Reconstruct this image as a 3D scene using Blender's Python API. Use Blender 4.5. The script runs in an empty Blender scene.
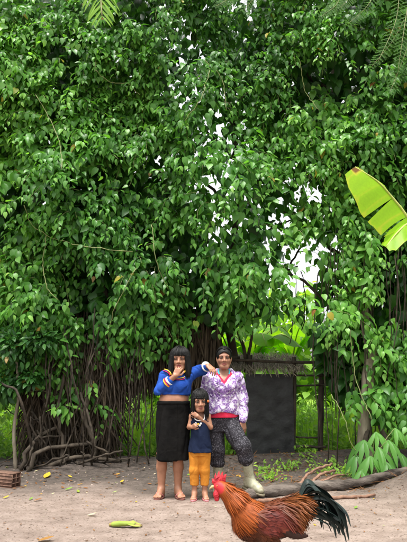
import bpy, math, random
import numpy as np
from mathutils import Vector, Matrix
R = math.radians
rng = np.random.default_rng(7)
random.seed(7)
scene = bpy.context.scene
COL = scene.collection

# ------------------------------------------------------------------ camera
PITCH = R(11.6); CAMH = 1.2; FPX = 527.0
cam_d = bpy.data.cameras.new('camera'); cam = bpy.data.objects.new('camera', cam_d); COL.objects.link(cam)
cam_d.sensor_fit = 'VERTICAL'; cam_d.sensor_height = 36; cam_d.sensor_width = 27; cam_d.lens = 35.0
cam_d.clip_start = 0.05; cam_d.clip_end = 2000
cam.location = (0, 0, CAMH); cam.rotation_euler = (R(90) + PITCH, 0, 0)
scene.camera = cam
# ------------------------------------------------------------------ sky and sun (bright overcast day)
SUN_EL, SUN_AZ = 74.0, 205.0       # azimuth clockwise from +Y: very high, a little behind the camera
world = bpy.data.worlds.new('World'); scene.world = world; world.use_nodes = True
wn = world.node_tree; wn.nodes.clear()
sky = wn.nodes.new('ShaderNodeTexSky'); sky.sky_type = 'NISHITA'; sky.sun_disc = False
sky.sun_elevation = R(SUN_EL); sky.sun_rotation = R(SUN_AZ); sky.dust_density = 5.0; sky.air_density = 1.0
hs = wn.nodes.new('ShaderNodeHueSaturation'); hs.inputs['Saturation'].default_value = 0.12   # cloud cover: nearly white
bg = wn.nodes.new('ShaderNodeBackground'); bg.inputs['Strength'].default_value = 0.15
wo = wn.nodes.new('ShaderNodeOutputWorld')
wn.links.new(sky.outputs[0], hs.inputs['Color']); wn.links.new(hs.outputs[0], bg.inputs[0]); wn.links.new(bg.outputs[0], wo.inputs[0])
sd = bpy.data.lights.new('sun', 'SUN'); sd.energy = 1.5; sd.angle = R(20); sd.color = (1.0, 0.96, 0.9)
sun = bpy.data.objects.new('sun', sd); COL.objects.link(sun)
_az, _el = R(SUN_AZ), R(SUN_EL)
sdir = Vector((math.sin(_az) * math.cos(_el), math.cos(_az) * math.cos(_el), math.sin(_el)))
sun.rotation_euler = sdir.to_track_quat('Z', 'Y').to_euler(); sun.location = (-3, -6, 12)
vs = scene.view_settings
vs.view_transform = 'Standard'; vs.look = 'None'; vs.gamma = 1.0; vs.use_curve_mapping = False
vs.exposure = 1.52
scene.cycles.use_denoising = True
scene.cycles.max_bounces = 6; scene.cycles.diffuse_bounces = 3; scene.cycles.glossy_bounces = 2; scene.cycles.transmission_bounces = 4
scene.cycles.caustics_reflective = False; scene.cycles.caustics_refractive = False

# ------------------------------------------------------------------ helpers
def at(u, v, Y):
    """point on the sight line of photo pixel (u, v) at distance Y in front of the camera: used to measure the place"""
    a = (u - 203.5) / FPX; b = (271 - v) / FPX
    y = math.cos(PITCH) - b * math.sin(PITCH); z = math.sin(PITCH) + b * math.cos(PITCH)
    return np.array([a * Y / y, Y, CAMH + Y * z / y])
def gnd(u, v):
    b = (271 - v) / FPX
    y = math.cos(PITCH) - b * math.sin(PITCH); z = math.sin(PITCH) + b * math.cos(PITCH)
    return at(u, v, -CAMH * y / z)
def unit(v):
    v = np.asarray(v, float); n = np.linalg.norm(v, axis=-1, keepdims=True); return v / np.maximum(n, 1e-9)

class N:                                     # tiny node builder
    def __init__(s, name):
        s.m = bpy.data.materials.new(name); s.m.use_nodes = True; s.t = s.m.node_tree; s.t.nodes.clear()
        s.out = s.n('ShaderNodeOutputMaterial')
    def n(s, typ, **kw):
        nd = s.t.nodes.new(typ)
        for k, v in kw.items():
            if k in nd.inputs and not hasattr(nd, k): nd.inputs[k].default_value = v
            else:
                try: setattr(nd, k, v)
                except Exception: nd.inputs[k].default_value = v
        return nd
    def l(s, a, b): s.t.links.new(a, b)
    def coord(s): return s.n('ShaderNodeTexCoord').outputs['Object']
    def noise(s, scale, detail=3, vec=None, rough=.55, dist=0):
        nd = s.n('ShaderNodeTexNoise'); nd.inputs['Scale'].default_value = scale; nd.inputs['Detail'].default_value = detail
        nd.inputs['Roughness'].default_value = rough; nd.inputs['Distortion'].default_value = dist
        s.l(vec if vec is not None else s.coord(), nd.inputs['Vector']); return nd.outputs['Fac']
    def ramp(s, fac, stops, interp='LINEAR'):
        r = s.n('ShaderNodeValToRGB'); r.color_ramp.interpolation = interp; el = r.color_ramp.elements
        while len(el) < len(stops): el.new(0.5)
        for e, (p, c) in zip(el, stops): e.position = p; e.color = (*c, 1) if len(c) == 3 else c
        s.l(fac, r.inputs[0]); return r.outputs[0]
    def mix(s, fac, a, b, typ='MIX'):
        m = s.n('ShaderNodeMix', data_type='RGBA', blend_type=typ)
        for sock, val in ((m.inputs[0], fac), (m.inputs[6], a), (m.inputs[7], b)):
            if isinstance(val, (int, float)): sock.default_value = val
            elif isinstance(val, tuple): sock.default_value = (*val, 1)
            else: s.l(val, sock)
        return m.outputs[2]
    def math(s, op, a, b=0.0):
        m = s.n('ShaderNodeMath', operation=op)
        for sock, val in ((m.inputs[0], a), (m.inputs[1], b)):
            if isinstance(val, (int, float)): sock.default_value = val
            else: s.l(val, sock)
        return m.outputs[0]
    def scalevec(s, v3, vec=None):
        m = s.n('ShaderNodeMapping'); m.inputs['Scale'].default_value = v3; s.l(vec if vec is not None else s.coord(), m.inputs[0]); return m.outputs[0]
    def attr(s, name, out='Fac'): return s.n('ShaderNodeAttribute', attribute_name=name).outputs[out]
    def bump(s, h, strength=.3, dist=.01):
        b = s.n('ShaderNodeBump'); b.inputs['Strength'].default_value = strength; b.inputs['Distance'].default_value = dist
        s.l(h, b.inputs['Height']); return b.outputs[0]
    def bsdf(s, col, rough=.6, spec=.5, normal=None, sheen=0, sss=0, finish=True):
        p = s.n('ShaderNodeBsdfPrincipled')
        for sock, val in ((p.inputs['Base Color'], col), (p.inputs['Roughness'], rough), (p.inputs['Specular IOR Level'], spec)):
            if isinstance(val, (int, float)): sock.default_value = val
            elif isinstance(val, tuple): sock.default_value = (*val, 1)
            else: s.l(val, sock)
        if normal is not None: s.l(normal, p.inputs['Normal'])
        if sheen: p.inputs['Sheen Weight'].default_value = sheen
        if sss:
            p.inputs['Subsurface Weight'].default_value = sss; p.inputs['Subsurface Radius'].default_value = (.012, .005, .003); p.inputs['Subsurface Scale'].default_value = 1.0
        if finish: s.l(p.outputs[0], s.out.inputs[0])
        return p
    def translucent(s, p, col, w):
        t = s.n('ShaderNodeBsdfTranslucent')
        if isinstance(col, tuple): t.inputs[0].default_value = (*col, 1)
        else: s.l(col, t.inputs[0])
        mx = s.n('ShaderNodeMixShader'); mx.inputs[0].default_value = w
        s.l(p.outputs[0], mx.inputs[1]); s.l(t.outputs[0], mx.inputs[2]); s.l(mx.outputs[0], s.out.inputs[0])

def simple(name, c1, c2, scale=20, rough=.7, spec=.4, bump=.3, bscale=60, bdist=.004, sheen=0, stretch=(1, 1, 1)):
    m = N(name); v = m.scalevec(stretch)
    col = m.ramp(m.noise(scale, 5, v), [(.32, c1), (.68, c2)])
    m.bsdf(col, rough, spec, m.bump(m.noise(bscale, 4, v), bump, bdist), sheen)
    return m.m
def leafmat(name, stops, rough=.45, trans=.3, spec=.2, tcol=2.0):
    m = N(name); t = m.attr('tint')
    col = m.ramp(t, stops)
    pat = m.noise(45, 3)
    col = m.mix(.35, col, m.mix(pat, (.55, .6, .5), (1.35, 1.3, 1.2)), 'MULTIPLY')
    p = m.bsdf(col, rough, spec, m.bump(m.noise(120, 2), .15, .003), finish=False)
    tc = m.mix(1.0, col, (tcol * .95, tcol, tcol * .35), 'MULTIPLY')
    m.translucent(p, tc, trans)
    return m.m
def colmat(name, rough=.6, spec=.4, bump=.2, bscale=150, sheen=0, bdist=.002, var=.25):
    m = N(name); c = m.attr('col', 'Color')
    c = m.mix(var, c, m.mix(m.noise(40, 4), (.5, .5, .5), (1.4, 1.4, 1.4)), 'MULTIPLY')
    m.bsdf(c, rough, spec, m.bump(m.noise(bscale, 3), bump, bdist), sheen)
    return m.m

def thing(name, label, cat, loc=(0, 0, 0), rotz=0, group=None):
    o = bpy.data.objects.new(name, None); COL.objects.link(o); o.empty_display_size = .1
    o.location = loc; o.rotation_euler = (0, 0, rotz); o['label'] = label; o['category'] = cat
    if group: o['group'] = group
    return o
def tag(o, label, cat, group=None):
    o['label'] = label; o['category'] = cat
    if group: o['group'] = group
    return o
def origin_of(o):
    p = np.zeros(3)
    while o is not None: p = p + np.array(o.location); o = o.parent
    return p
def make_mesh(name, V, F, mats, smooth=True, attrs=None, midx=None):
    me = bpy.data.meshes.new(name)
    V = np.asarray(V, np.float32)
    if isinstance(F, np.ndarray): groups = [F]
    else:
        by = {}
        for i, f in enumerate(F): by.setdefault(len(f), []).append(f)
        groups = [np.array(g) for g in by.values()]
    loops = np.concatenate([g.ravel() for g in groups]).astype(np.int32)
    totals = np.concatenate([np.full(len(g), g.shape[1]) for g in groups]).astype(np.int32)
    starts = np.concatenate([[0], np.cumsum(totals)[:-1]]).astype(np.int32)
    me.vertices.add(len(V)); me.vertices.foreach_set('co', V.ravel())
    me.loops.add(len(loops)); me.loops.foreach_set('vertex_index', loops)
    me.polygons.add(len(totals)); me.polygons.foreach_set('loop_start', starts)
    if smooth: me.polygons.foreach_set('use_smooth', np.ones(len(totals), bool))
    for m in (mats if isinstance(mats, (list, tuple)) else [mats]): me.materials.append(m)
    if midx is not None: me.polygons.foreach_set('material_index', np.asarray(midx, np.int32))
    for k, a in (attrs or {}).items():
        a = np.asarray(a, np.float32)
        if a.ndim == 1: me.attributes.new(k, 'FLOAT', 'POINT').data.foreach_set('value', a)
        else:
            if a.shape[1] == 3: a = np.concatenate([a, np.ones((len(a), 1), np.float32)], 1)
            me.attributes.new(k, 'FLOAT_COLOR', 'POINT').data.foreach_set('color', a.ravel())
    me.update(calc_edges=True); me.validate()
    return me
def add(name, V, F, mat, parent=None, smooth=True, attrs=None, world=True, midx=None, kind=None):
    """one mesh object; world=True: V in world space, moved into the parent's space. A top-level mesh gets its origin at its base."""
    V = np.asarray(V, float); loc = np.zeros(3)
    if parent is not None:
        if world: V = V - origin_of(parent)
    elif world and kind != 'structure':
        loc = np.array([(V[:, 0].min() + V[:, 0].max()) / 2, (V[:, 1].min() + V[:, 1].max()) / 2, V[:, 2].min()]); V = V - loc
    o = bpy.data.objects.new(name, make_mesh(name, V, F, mat, smooth, attrs, midx)); COL.objects.link(o)
    o.location = loc
    if parent is not None: o.parent = parent
    if kind: o['kind'] = kind
    return o
class MB:                                    # collects vertices and faces
    def __init__(s): s.V = []; s.F = []; s.n = 0; s.A = {}
    def put(s, V, F, **attrs):
        V = np.asarray(V, float); s.V.append(V); s.F += [tuple(int(i) + s.n for i in f) for f in F]; s.n += len(V)
        for k, a in attrs.items():
            a = np.asarray(a, float)
            if a.ndim == 0: a = np.full(len(V), float(a))
            elif a.shape == (3,): a = np.tile(a, (len(V), 1))
            s.A.setdefault(k, []).append(a)
        return s
    def build(s, name, mat, parent=None, **kw):
        at_ = {k: np.concatenate(a) for k, a in s.A.items()}
        return add(name, np.concatenate(s.V), s.F, mat, parent, attrs=at_, **kw)
def tube(path, rad, sides=8, ell=1.0, jitter=0, cap=True, up=(0, 0, 1)):
    P = np.asarray(path, float); n = len(P); rad = np.broadcast_to(np.asarray(rad, float), (n,))
    T = np.gradient(P, axis=0); T = unit(T)
    V = []; ref = np.array(up, float)
    if abs(np.dot(T[0], ref)) > .9: ref = np.array([1., 0, 0])
    a = unit(np.cross(T[0], ref))
    ang = np.linspace(0, 2 * np.pi, sides, endpoint=False)
    for i in range(n):
        a = unit(a - T[i] * np.dot(a, T[i])); b = np.cross(T[i], a)
        r = rad[i] * (1 + (rng.uniform(-jitter, jitter, sides) if jitter else 0))
        V.append(P[i] + np.outer(np.cos(ang) * r, a) + np.outer(np.sin(ang) * r * ell, b))
    V = np.concatenate(V); F = []
    for i in range(n - 1):
        for j in range(sides):
            k = (j + 1) % sides; F.append((i * sides + j, i * sides + k, (i + 1) * sides + k, (i + 1) * sides + j))
    if cap: F.append(tuple(range(sides - 1, -1, -1))); F.append(tuple((n - 1) * sides + j for j in range(sides)))
    return V, F
def spline(pts, n):
    """Catmull-Rom through pts, n samples"""
    P = np.asarray(pts, float)
    if len(P) < 3: return P[0] + np.linspace(0, 1, n)[:, None] * (P[-1] - P[0])
    Q = np.vstack([2 * P[0] - P[1], P, 2 * P[-1] - P[-2]]); t = np.linspace(0, len(P) - 1 - 1e-6, n); i = t.astype(int); f = (t - i)[:, None]
    p0, p1, p2, p3 = Q[i], Q[i + 1], Q[i + 2], Q[i + 3]
    return .5 * (2 * p1 + (p2 - p0) * f + (2 * p0 - 5 * p1 + 4 * p2 - p3) * f ** 2 + (3 * p1 - p0 - 3 * p2 + p3) * f ** 3)
def sspline(pts, n):                          # for rows of scalars
    return spline(np.asarray(pts, float), n)
def box(c, s, rz=0):
    x, y, z = np.array(s) / 2
    V = np.array([(-x, -y, -z), (x, -y, -z), (x, y, -z), (-x, y, -z), (-x, -y, z), (x, -y, z), (x, y, z), (-x, y, z)])
    ca, sa = math.cos(rz), math.sin(rz); V = np.c_[V[:, 0] * ca - V[:, 1] * sa, V[:, 0] * sa + V[:, 1] * ca, V[:, 2]] + np.array(c)
    return V, [(0, 3, 2, 1), (4, 5, 6, 7), (0, 1, 5, 4), (1, 2, 6, 5), (2, 3, 7, 6), (3, 0, 4, 7)]
class Wob:                                   # cheap smooth 3-D noise, about -1..1
    def __init__(s, seed, freq, n=10):
        g = np.random.default_rng(seed); s.k = unit(g.normal(size=(n, 3))) * freq * g.uniform(.6, 1.7, (n, 1)); s.p = g.uniform(0, 6.28, n)
    def __call__(s, P):
        P = np.asarray(P, float); o = np.zeros(P.shape[:-1])
        for k, p in zip(s.k, s.p): o += np.sin(P @ k + p)
        return o / math.sqrt(len(s.p) * .5) * .6

# ---- signed distance fields meshed with surface nets: for bodies, clothes and hair
def smin(a, b, k): h = np.clip(.5 + .5 * (b - a) / k, 0, 1); return b + (a - b) * h - k * h * (1 - h)
class Field:
    def __init__(s, lo, hi, h):
        s.lo = np.array(lo, float); s.h = h; s.n = np.ceil((np.array(hi) - s.lo) / h).astype(int) + 1
        s.f = np.full(s.n, 1.0, np.float32)
    def win(s, lo, hi):
        a = np.clip(((np.array(lo) - s.lo) / s.h).astype(int) - 1, 0, s.n - 1); b = np.clip(((np.array(hi) - s.lo) / s.h).astype(int) + 3, 1, s.n)
        sl = tuple(slice(int(i), int(j)) for i, j in zip(a, b))
        ax = [(s.lo[i] + s.h * np.arange(a[i], b[i])).astype(np.float32) for i in range(3)]
        return sl, ax[0][:, None, None], ax[1][None, :, None], ax[2][None, None, :]
    def put(s, sl, d, k, op):
        d = d.astype(np.float32)
        if op == 'u': s.f[sl] = smin(s.f[sl], d, k) if k > 0 else np.minimum(s.f[sl], d)
        else: s.f[sl] = -smin(-s.f[sl], d, k) if k > 0 else np.maximum(s.f[sl], -d)
        return s
    def cap(s, a, b, ra, rb=None, k=.02, op='u'):
        a = np.array(a, float); b = np.array(b, float); rb = ra if rb is None else rb; m = max(ra, rb) + k + .012
        sl, x, y, z = s.win(np.minimum(a, b) - m, np.maximum(a, b) + m)
        if 0 in s.f[sl].shape: return s
        d = b - a; L = max(d @ d, 1e-9)
        t = np.clip(((x - a[0]) * d[0] + (y - a[1]) * d[1] + (z - a[2]) * d[2]) / L, 0, 1)
        q = np.sqrt((x - a[0] - t * d[0]) ** 2 + (y - a[1] - t * d[1]) ** 2 + (z - a[2] - t * d[2]) ** 2) - (ra + (rb - ra) * t)
        return s.put(sl, q, k, op)
    def chain(s, pts, rad, k=.02, op='u'):
        for i in range(len(pts) - 1): s.cap(pts[i], pts[i + 1], rad[i], rad[i + 1], k, op)
        return s
    def ell(s, c, r, k=.02, op='u', rot=None):
        c = np.array(c, float); r = np.array(r, float); m = r.max() + k + .012
        sl, x, y, z = s.win(c - m, c + m)
        if 0 in s.f[sl].shape: return s
        x = x - c[0]; y = y - c[1]; z = z - c[2]
        if rot is not None:
            M = np.array(rot).T; x, y, z = (M[0, 0] * x + M[0, 1] * y + M[0, 2] * z, M[1, 0] * x + M[1, 1] * y + M[1, 2] * z, M[2, 0] * x + M[2, 1] * y + M[2, 2] * z)
        k0 = np.sqrt((x / r[0]) ** 2 + (y / r[1]) ** 2 + (z / r[2]) ** 2); k1 = np.sqrt((x / r[0] ** 2) ** 2 + (y / r[1] ** 2) ** 2 + (z / r[2] ** 2) ** 2)
        return s.put(sl, k0 * (k0 - 1) / np.maximum(k1, 1e-6), k, op)
    def loft(s, rows, k=.02, op='u', e=2.2, grow=0.0):
        rows = np.array(sorted(rows), float); D = sspline(rows, 120); D = D[np.argsort(D[:, 0])]
        z0, z1 = rows[0, 0], rows[-1, 0]; m = k + .02
        lo = [(D[:, 1] - D[:, 3]).min() - grow - m, (D[:, 2] - D[:, 4]).min() - grow - m, z0 - m]; hi = [(D[:, 1] + D[:, 3]).max() + grow + m, (D[:, 2] + D[:, 4]).max() + grow + m, z1 + m]
        sl, x, y, z = s.win(lo, hi)
        if 0 in s.f[sl].shape: return s
        zz = z.ravel(); g = lambda i: np.interp(zz, D[:, 0], D[:, i])[None, None, :]
        rx, ry = g(3) + grow, g(4) + grow
        q = ((np.abs(x - g(1)) / rx) ** e + (np.abs(y - g(2)) / ry) ** e) ** (1 / e)
        d = (q - 1) * np.minimum(rx, ry); dz = np.maximum(z0 - z, z - z1) + 0 * d
        return s.put(sl, np.maximum(d, dz), k, op)
    def cut(s, fn, k=0.0):
        """remove where fn(x,y,z) < 0"""
        sl, x, y, z = s.win(s.lo, s.lo + s.h * s.n); d = (fn(x, y, z) + 0 * s.f).astype(np.float32)
        return s.put(sl, d, k, 's')
    def mesh(s):
        f = s.f; f[0], f[-1], f[:, 0], f[:, -1], f[:, :, 0], f[:, :, -1] = (1.,) * 6
        sg = f < 0; c = np.zeros(np.array(f.shape) - 1, np.int8)
        offs = [(i, j, k) for i in (0, 1) for j in (0, 1) for k in (0, 1)]
        for o in offs: c += sg[tuple(slice(a, n - 1 + a) for a, n in zip(o, f.shape))]
        act = (c > 0) & (c < 8); I = np.argwhere(act); vid = np.full(c.shape, -1, np.int32); vid[act] = np.arange(len(I))
        val = {o: f[I[:, 0] + o[0], I[:, 1] + o[1], I[:, 2] + o[2]] for o in offs}
        pos = np.zeros((len(I), 3)); cnt = np.zeros(len(I))
        for o in offs:
            for ax in range(3):
                if o[ax] == 0:
                    p = list(o); p[ax] = 1; p = tuple(p); va, vb = val[o], val[p]; mk = (va < 0) != (vb < 0)
                    t = np.where(mk, va / np.where(mk, va - vb, 1), 0); q = np.array(o, float)[None].repeat(len(I), 0); q[:, ax] += t
                    pos += q * mk[:, None]; cnt += mk
        V = s.lo + s.h * (I + pos / cnt[:, None]); Fs = []
        for ax in range(3):
            b, d = [(1, 2), (2, 0), (0, 1)][ax]
            s0 = [slice(1, -1)] * 3; s1 = [slice(1, -1)] * 3; s0[ax] = slice(0, -1); s1[ax] = slice(1, None)
            A, B = sg[tuple(s0)], sg[tuple(s1)]; E = np.argwhere(A != B); inside = A[A != B]
            base = E.copy(); base[:, b] += 1; base[:, d] += 1
            def cell(db, dd): q = base.copy(); q[:, b] += db; q[:, d] += dd; return vid[q[:, 0], q[:, 1], q[:, 2]]
            Q = np.stack([cell(-1, -1), cell(0, -1), cell(0, 0), cell(-1, 0)], 1)
            Q[~inside] = Q[~inside][:, ::-1]; Fs.append(Q)
        return V, np.concatenate(Fs)
def vnormals(V, F):
    n = np.cross(V[F[:, 2]] - V[F[:, 0]], V[F[:, 3]] - V[F[:, 1]]); o = np.zeros_like(V)
    for i in range(4): np.add.at(o, F[:, i], n)
    return unit(o)

# ================================================================== the setting
def proj(P):
    P = np.asarray(P, float); z = P[..., 2] - CAMH; y = P[..., 1]
    fw = y * math.cos(PITCH) + z * math.sin(PITCH); up = -y * math.sin(PITCH) + z * math.cos(PITCH)
    return 203.5 + FPX * P[..., 0] / fw, 271 - FPX * up / fw
wg1, wg2, wg3 = Wob(1, 1.3), Wob(2, 5.0), Wob(3, 14.0)
def sstep(a, b, x): t = np.clip((x - a) / (b - a), 0, 1); return t * t * (3 - 2 * t)
def H(x, y):
    x = np.asarray(x, float); y = np.asarray(y, float); P = np.stack([x, y, 0 * x], -1)
    h = .018 * wg1(P) * sstep(5.5, 8, y) + .008 * wg2(P) + .004 * wg3(P)
    h = h + (.16 + .05 * wg2(P * .5)) * np.exp(-((y - 8.05 - .1 * wg1(P)) / .3) ** 2) * (.35 + .65 * sstep(-1.6, -.6, x))
    h = h + .27 * np.exp(-((x - 2.5) / .42) ** 2 - ((y - 6.15) / .4) ** 2) * (1 + .12 * wg3(P)) + .10 * np.exp(-((x + 1.7) / .7) ** 2 - ((y - 7.7) / .4) ** 2)
    return h * sstep(30, 12, np.abs(x)) * sstep(40, 14, y)
def axis(segs):
    o = []
    for a, b, st in segs: o += list(np.arange(a, b, st))
    return np.array(o + [segs[-1][1]])
xs = axis([(-400, -40, 60), (-40, -6, 3.4), (-6, 6, .05), (6, 40, 3.4), (40, 400, 60)])
ys = axis([(-60, -4, 8), (-4, 3.6, .2), (3.6, 9.2, .04), (9.2, 15, .3), (15, 60, 5), (60, 900, 120)])
gx, gy = np.meshgrid(xs, ys, indexing='ij'); gv = np.stack([gx, gy, H(gx, gy)], -1).reshape(-1, 3)
ii, jj = np.meshgrid(np.arange(len(xs) - 1), np.arange(len(ys) - 1), indexing='ij'); q = (ii * len(ys) + jj).ravel()
gf = np.stack([q, q + len(ys), q + len(ys) + 1, q + 1], 1)
m = N('packed_earth'); v = m.coord()
sep = m.n('ShaderNodeSeparateXYZ'); m.l(v, sep.inputs[0])
big = m.noise(1.1, 6, v, .6); mid = m.noise(6, 6, v, .65); fine = m.noise(55, 5, v, .7); grit = m.noise(220, 2, v)
sand = m.ramp(mid, [(.25, (.185, .14, .116)), (.5, (.245, .193, .163)), (.75, (.295, .238, .205))])
sand = m.mix(.55, sand, m.ramp(fine, [(.3, (.55, .52, .5)), (.62, (1.12, 1.1, 1.08))]), 'MULTIPLY')
mx_ = m.n('ShaderNodeMapping'); mx_.inputs['Scale'].default_value = (1.8, 3, 1); m.l(v, mx_.inputs[0])
sand = m.mix(.6, sand, m.ramp(m.noise(1.6, 5, mx_.outputs[0], .65), [(.38, (.62, .58, .55)), (.55, (1.04, 1.03, 1.02))]), 'MULTIPLY')
humus_shade = m.ramp(m.noise(14, 6, v, .7), [(.3, (.03, .024, .02)), (.55, (.075, .06, .05)), (.8, (.15, .12, .1))])  # humus under the trees, canopy shade painted into its dark tones
weeds = m.ramp(mid, [(.3, (.03, .06, .015)), (.7, (.1, .18, .03))])
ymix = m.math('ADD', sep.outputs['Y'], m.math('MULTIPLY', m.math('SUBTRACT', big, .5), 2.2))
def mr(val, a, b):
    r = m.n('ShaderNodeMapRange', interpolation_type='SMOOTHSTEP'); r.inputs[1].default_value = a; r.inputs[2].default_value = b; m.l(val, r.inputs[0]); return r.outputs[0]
colr = m.mix(mr(ymix, 5.5, 6.9), sand, humus_shade); colr = m.mix(mr(ymix, 8.4, 9.0), colr, weeds)
specks = m.ramp(m.noise(38, 2, v), [(.60, (1, 1, 1)), (.68, (.4, .36, .33))]); colr = m.mix(1, colr, specks, 'MULTIPLY')
hgt = m.math('ADD', m.math('MULTIPLY', fine, .6), m.math('ADD', m.math('MULTIPLY', grit, .25), mid))
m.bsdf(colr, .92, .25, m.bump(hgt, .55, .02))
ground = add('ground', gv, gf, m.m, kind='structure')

# ------------------------------------------------------------------ shared materials
BARK = simple('bark', (.03, .024, .018), (.10, .08, .06), 9, .9, .2, .8, 30, .02, stretch=(1, 1, .35))
BARKL = simple('pale_bark', (.12, .10, .07), (.28, .24, .18), 12, .85, .2, .7, 40, .01, stretch=(1, 1, .3))
STEM = simple('vine_stem', (.10, .13, .04), (.24, .25, .10), 15, .7, .3, .3)
LIANA = simple('liana', (.016, .013, .010), (.07, .055, .04), 12, .9, .2, .6, 60, .01)
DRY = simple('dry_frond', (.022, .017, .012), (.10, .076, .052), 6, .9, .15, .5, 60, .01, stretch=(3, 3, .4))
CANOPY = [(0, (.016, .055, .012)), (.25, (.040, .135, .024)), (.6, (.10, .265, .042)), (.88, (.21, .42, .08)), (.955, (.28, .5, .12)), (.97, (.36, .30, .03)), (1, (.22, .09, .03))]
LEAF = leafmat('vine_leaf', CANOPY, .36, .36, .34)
SHRUBL = leafmat('shrub_leaf', [(0, (.012, .045, .012)), (.6, (.03, .10, .02)), (.95, (.07, .19, .03)), (1, (.3, .1, .03))], .4, .25)
WEED = leafmat('weed_leaf', [(0, (.10, .20, .03)), (.6, (.20, .36, .05)), (1, (.36, .5, .09))], .5, .45)
BANANA = leafmat('banana_leaf', [(0, (.05, .13, .02)), (.6, (.14, .30, .02)), (.93, (.28, .46, .02)), (.97, (.5, .46, .05)), (1, (.2, .09, .03))], .4, .5, tcol=2.6)
FERN = leafmat('feathery_leaf', [(0, (.03, .085, .015)), (.5, (.07, .16, .025)), (1, (.18, .33, .05))], .6, .35, .1)

# ------------------------------------------------------------------ leaves
def leaf_template(ts, ws, fold=.28, droop=.22, base_back=-.05):
    """flat heart or blade outline: midrib and two sides, folded and drooping. columns: along, across, normal"""
    n = len(ts); V = [(t, 0, -droop * t * t) for t in ts] + [(1.0, 0, -droop)]
    F = []
    for sg in (1, -1):
        o = len(V)
        for i, (t, w) in enumerate(zip(ts, ws)):
            tt = t + (base_back if i == 0 else 0); V.append((tt, sg * w, fold * w - droop * tt * tt - .25 * w * w))
        for i in range(n - 1):
            a, b, c, d = i, o + i, o + i + 1, i + 1
            for tri in ((a, b, c), (a, c, d)): F.append(tri if sg > 0 else tri[::-1])
        tri = (n - 1, o + n - 1, n); F.append(tri if sg > 0 else tri[::-1])
    return np.array(V), np.array(F)
HEART = leaf_template([0, .13, .36, .62, .84], [.15, .30, .35, .24, .10])
HEART2 = leaf_template([0, .15, .4, .65, .85], [.12, .25, .31, .23, .11], .5, .45)
OVAL = leaf_template([0, .3, .6, .85], [.05, .2, .21, .1], .3, .3, 0)
SIMPLE = leaf_template([0, .35], [.2, .42], .25, .2)
MED = leaf_template([0, .22, .55, .82], [.13, .33, .29, .11], .35, .3)
BLADE = leaf_template([0, .35, .7], [.02, .022, .015], .3, .5, 0)
STRAP = leaf_template([0, .3, .65], [.02, .05, .035], .4, .6, 0)
def frames(T, Nn):
    T = unit(T); S = unit(np.cross(Nn, T)); return T, S, np.cross(T, S)
def leaves(P, T, Nn, S, tint, tpl):
    """arrays of leaves as one vertex/face array"""
    V, F = tpl; T, A, B = frames(np.asarray(T, float), np.asarray(Nn, float)); S = np.asarray(S, float)[:, None, None]
    W = np.asarray(P, float)[:, None, :] + S * (V[None, :, 0:1] * T[:, None] + V[None, :, 1:2] * A[:, None] + V[None, :, 2:3] * B[:, None])
    n = len(V); FF = (F[None] + (np.arange(len(W)) * n)[:, None, None]).reshape(-1, 3)
    return W.reshape(-1, 3), FF, np.repeat(np.asarray(tint, float), n)
def join(parts):
    Vs, Fs, Ts, n = [], [], [], 0
    for V, F, t in parts: Vs.append(V); Fs.append(F + n); Ts.append(t); n += len(V)
    return np.concatenate(Vs), np.concatenate(Fs), np.concatenate(Ts)

# ------------------------------------------------------------------ trees smothered in a climbing vine
ZLOW = np.array([(-6, 1.0), (-2.8, 1.0), (-2.2, 1.1), (-1.95, .8), (-1.45, .62), (-1.15, 1.2), (-.75, 1.6), (0, 1.75), (.5, 2.0), (1.2, 2.1), (1.6, 1.75), (1.95, .85), (2.8, .55), (6, .5)])
def zlow(x): return np.interp(x, ZLOW[:, 0], ZLOW[:, 1])
wf1, wf2, wp = Wob(11, 1.5), Wob(12, 4.0), Wob(13, 6.0)
def front(x, z):
    P = np.stack([np.asarray(x, float), 0 * x, np.asarray(z, float)], -1)
    return 7.5 + .20 * wf1(P) + .24 * wf2(P) - .05 * (z - 4) - .25 * sstep(-1.2, -2.4, x) * sstep(3.5, 1.5, z) - .25 * sstep(1.2, 2.2, x) * sstep(4, 1.5, z)
GAPS = [(226, 148, 13, 34, .38), (209, 176, 8, 14, .25), (228, 226, 9, 12, .4), (316, 194, 11, 13, .25), (322, 243, 22, 12, .15), (302, 270, 20, 32, .08), (269, 285, 8, 20, .35),
        (266, 322, 11, 10, .3), (297, 316, 26, 13, .25), (181, 38, 7, 9, .6), (187, 72, 7, 16, .65), (329, 315, 10, 12, .4), (196, 95, 5, 8, .5), (152, 270, 6, 6, .6), (250, 200, 14, 18, .6), (285, 345, 28, 16, .2), (160, 330, 12, 14, .6), (222, 172, 38, 85, .48), (302, 250, 42, 85, .5), (186, 62, 24, 48, .55), (130, 60, 14, 20, .75), (160, 160, 20, 20, .7)]
def keep(P, power=1.0):
    u, v = proj(P); d = np.ones(len(u))
    for gu, gv_, ru, rv, dn in GAPS:
        r2 = ((u - gu) / ru) ** 2 + ((v - gv_) / rv) ** 2
        d = np.minimum(d, dn ** power + (1 - dn ** power) * sstep(.55, 1.5, r2))
    return rng.uniform(size=len(u)) < d
NS = 9000
sx = rng.uniform(-4.3, 4.3, NS); sz = rng.uniform(.5, 8.2, NS)
ok = sz > zlow(sx) + rng.uniform(-.1, .45, NS); sx, sz = sx[ok], sz[ok]
sy = front(sx, sz)
pk = wp(np.stack([sx, 0 * sx, sz * .8], -1)); ok = rng.uniform(size=len(sx)) < np.clip(1.0 - 1.0 * sstep(.1, .6, pk), .08, 1)
sx, sy, sz = sx[ok], sy[ok], sz[ok]
LP, LT, LN, LS, LTi, stems = [], [], [], [], [], []
wt = Wob(15, 1.6)
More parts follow.
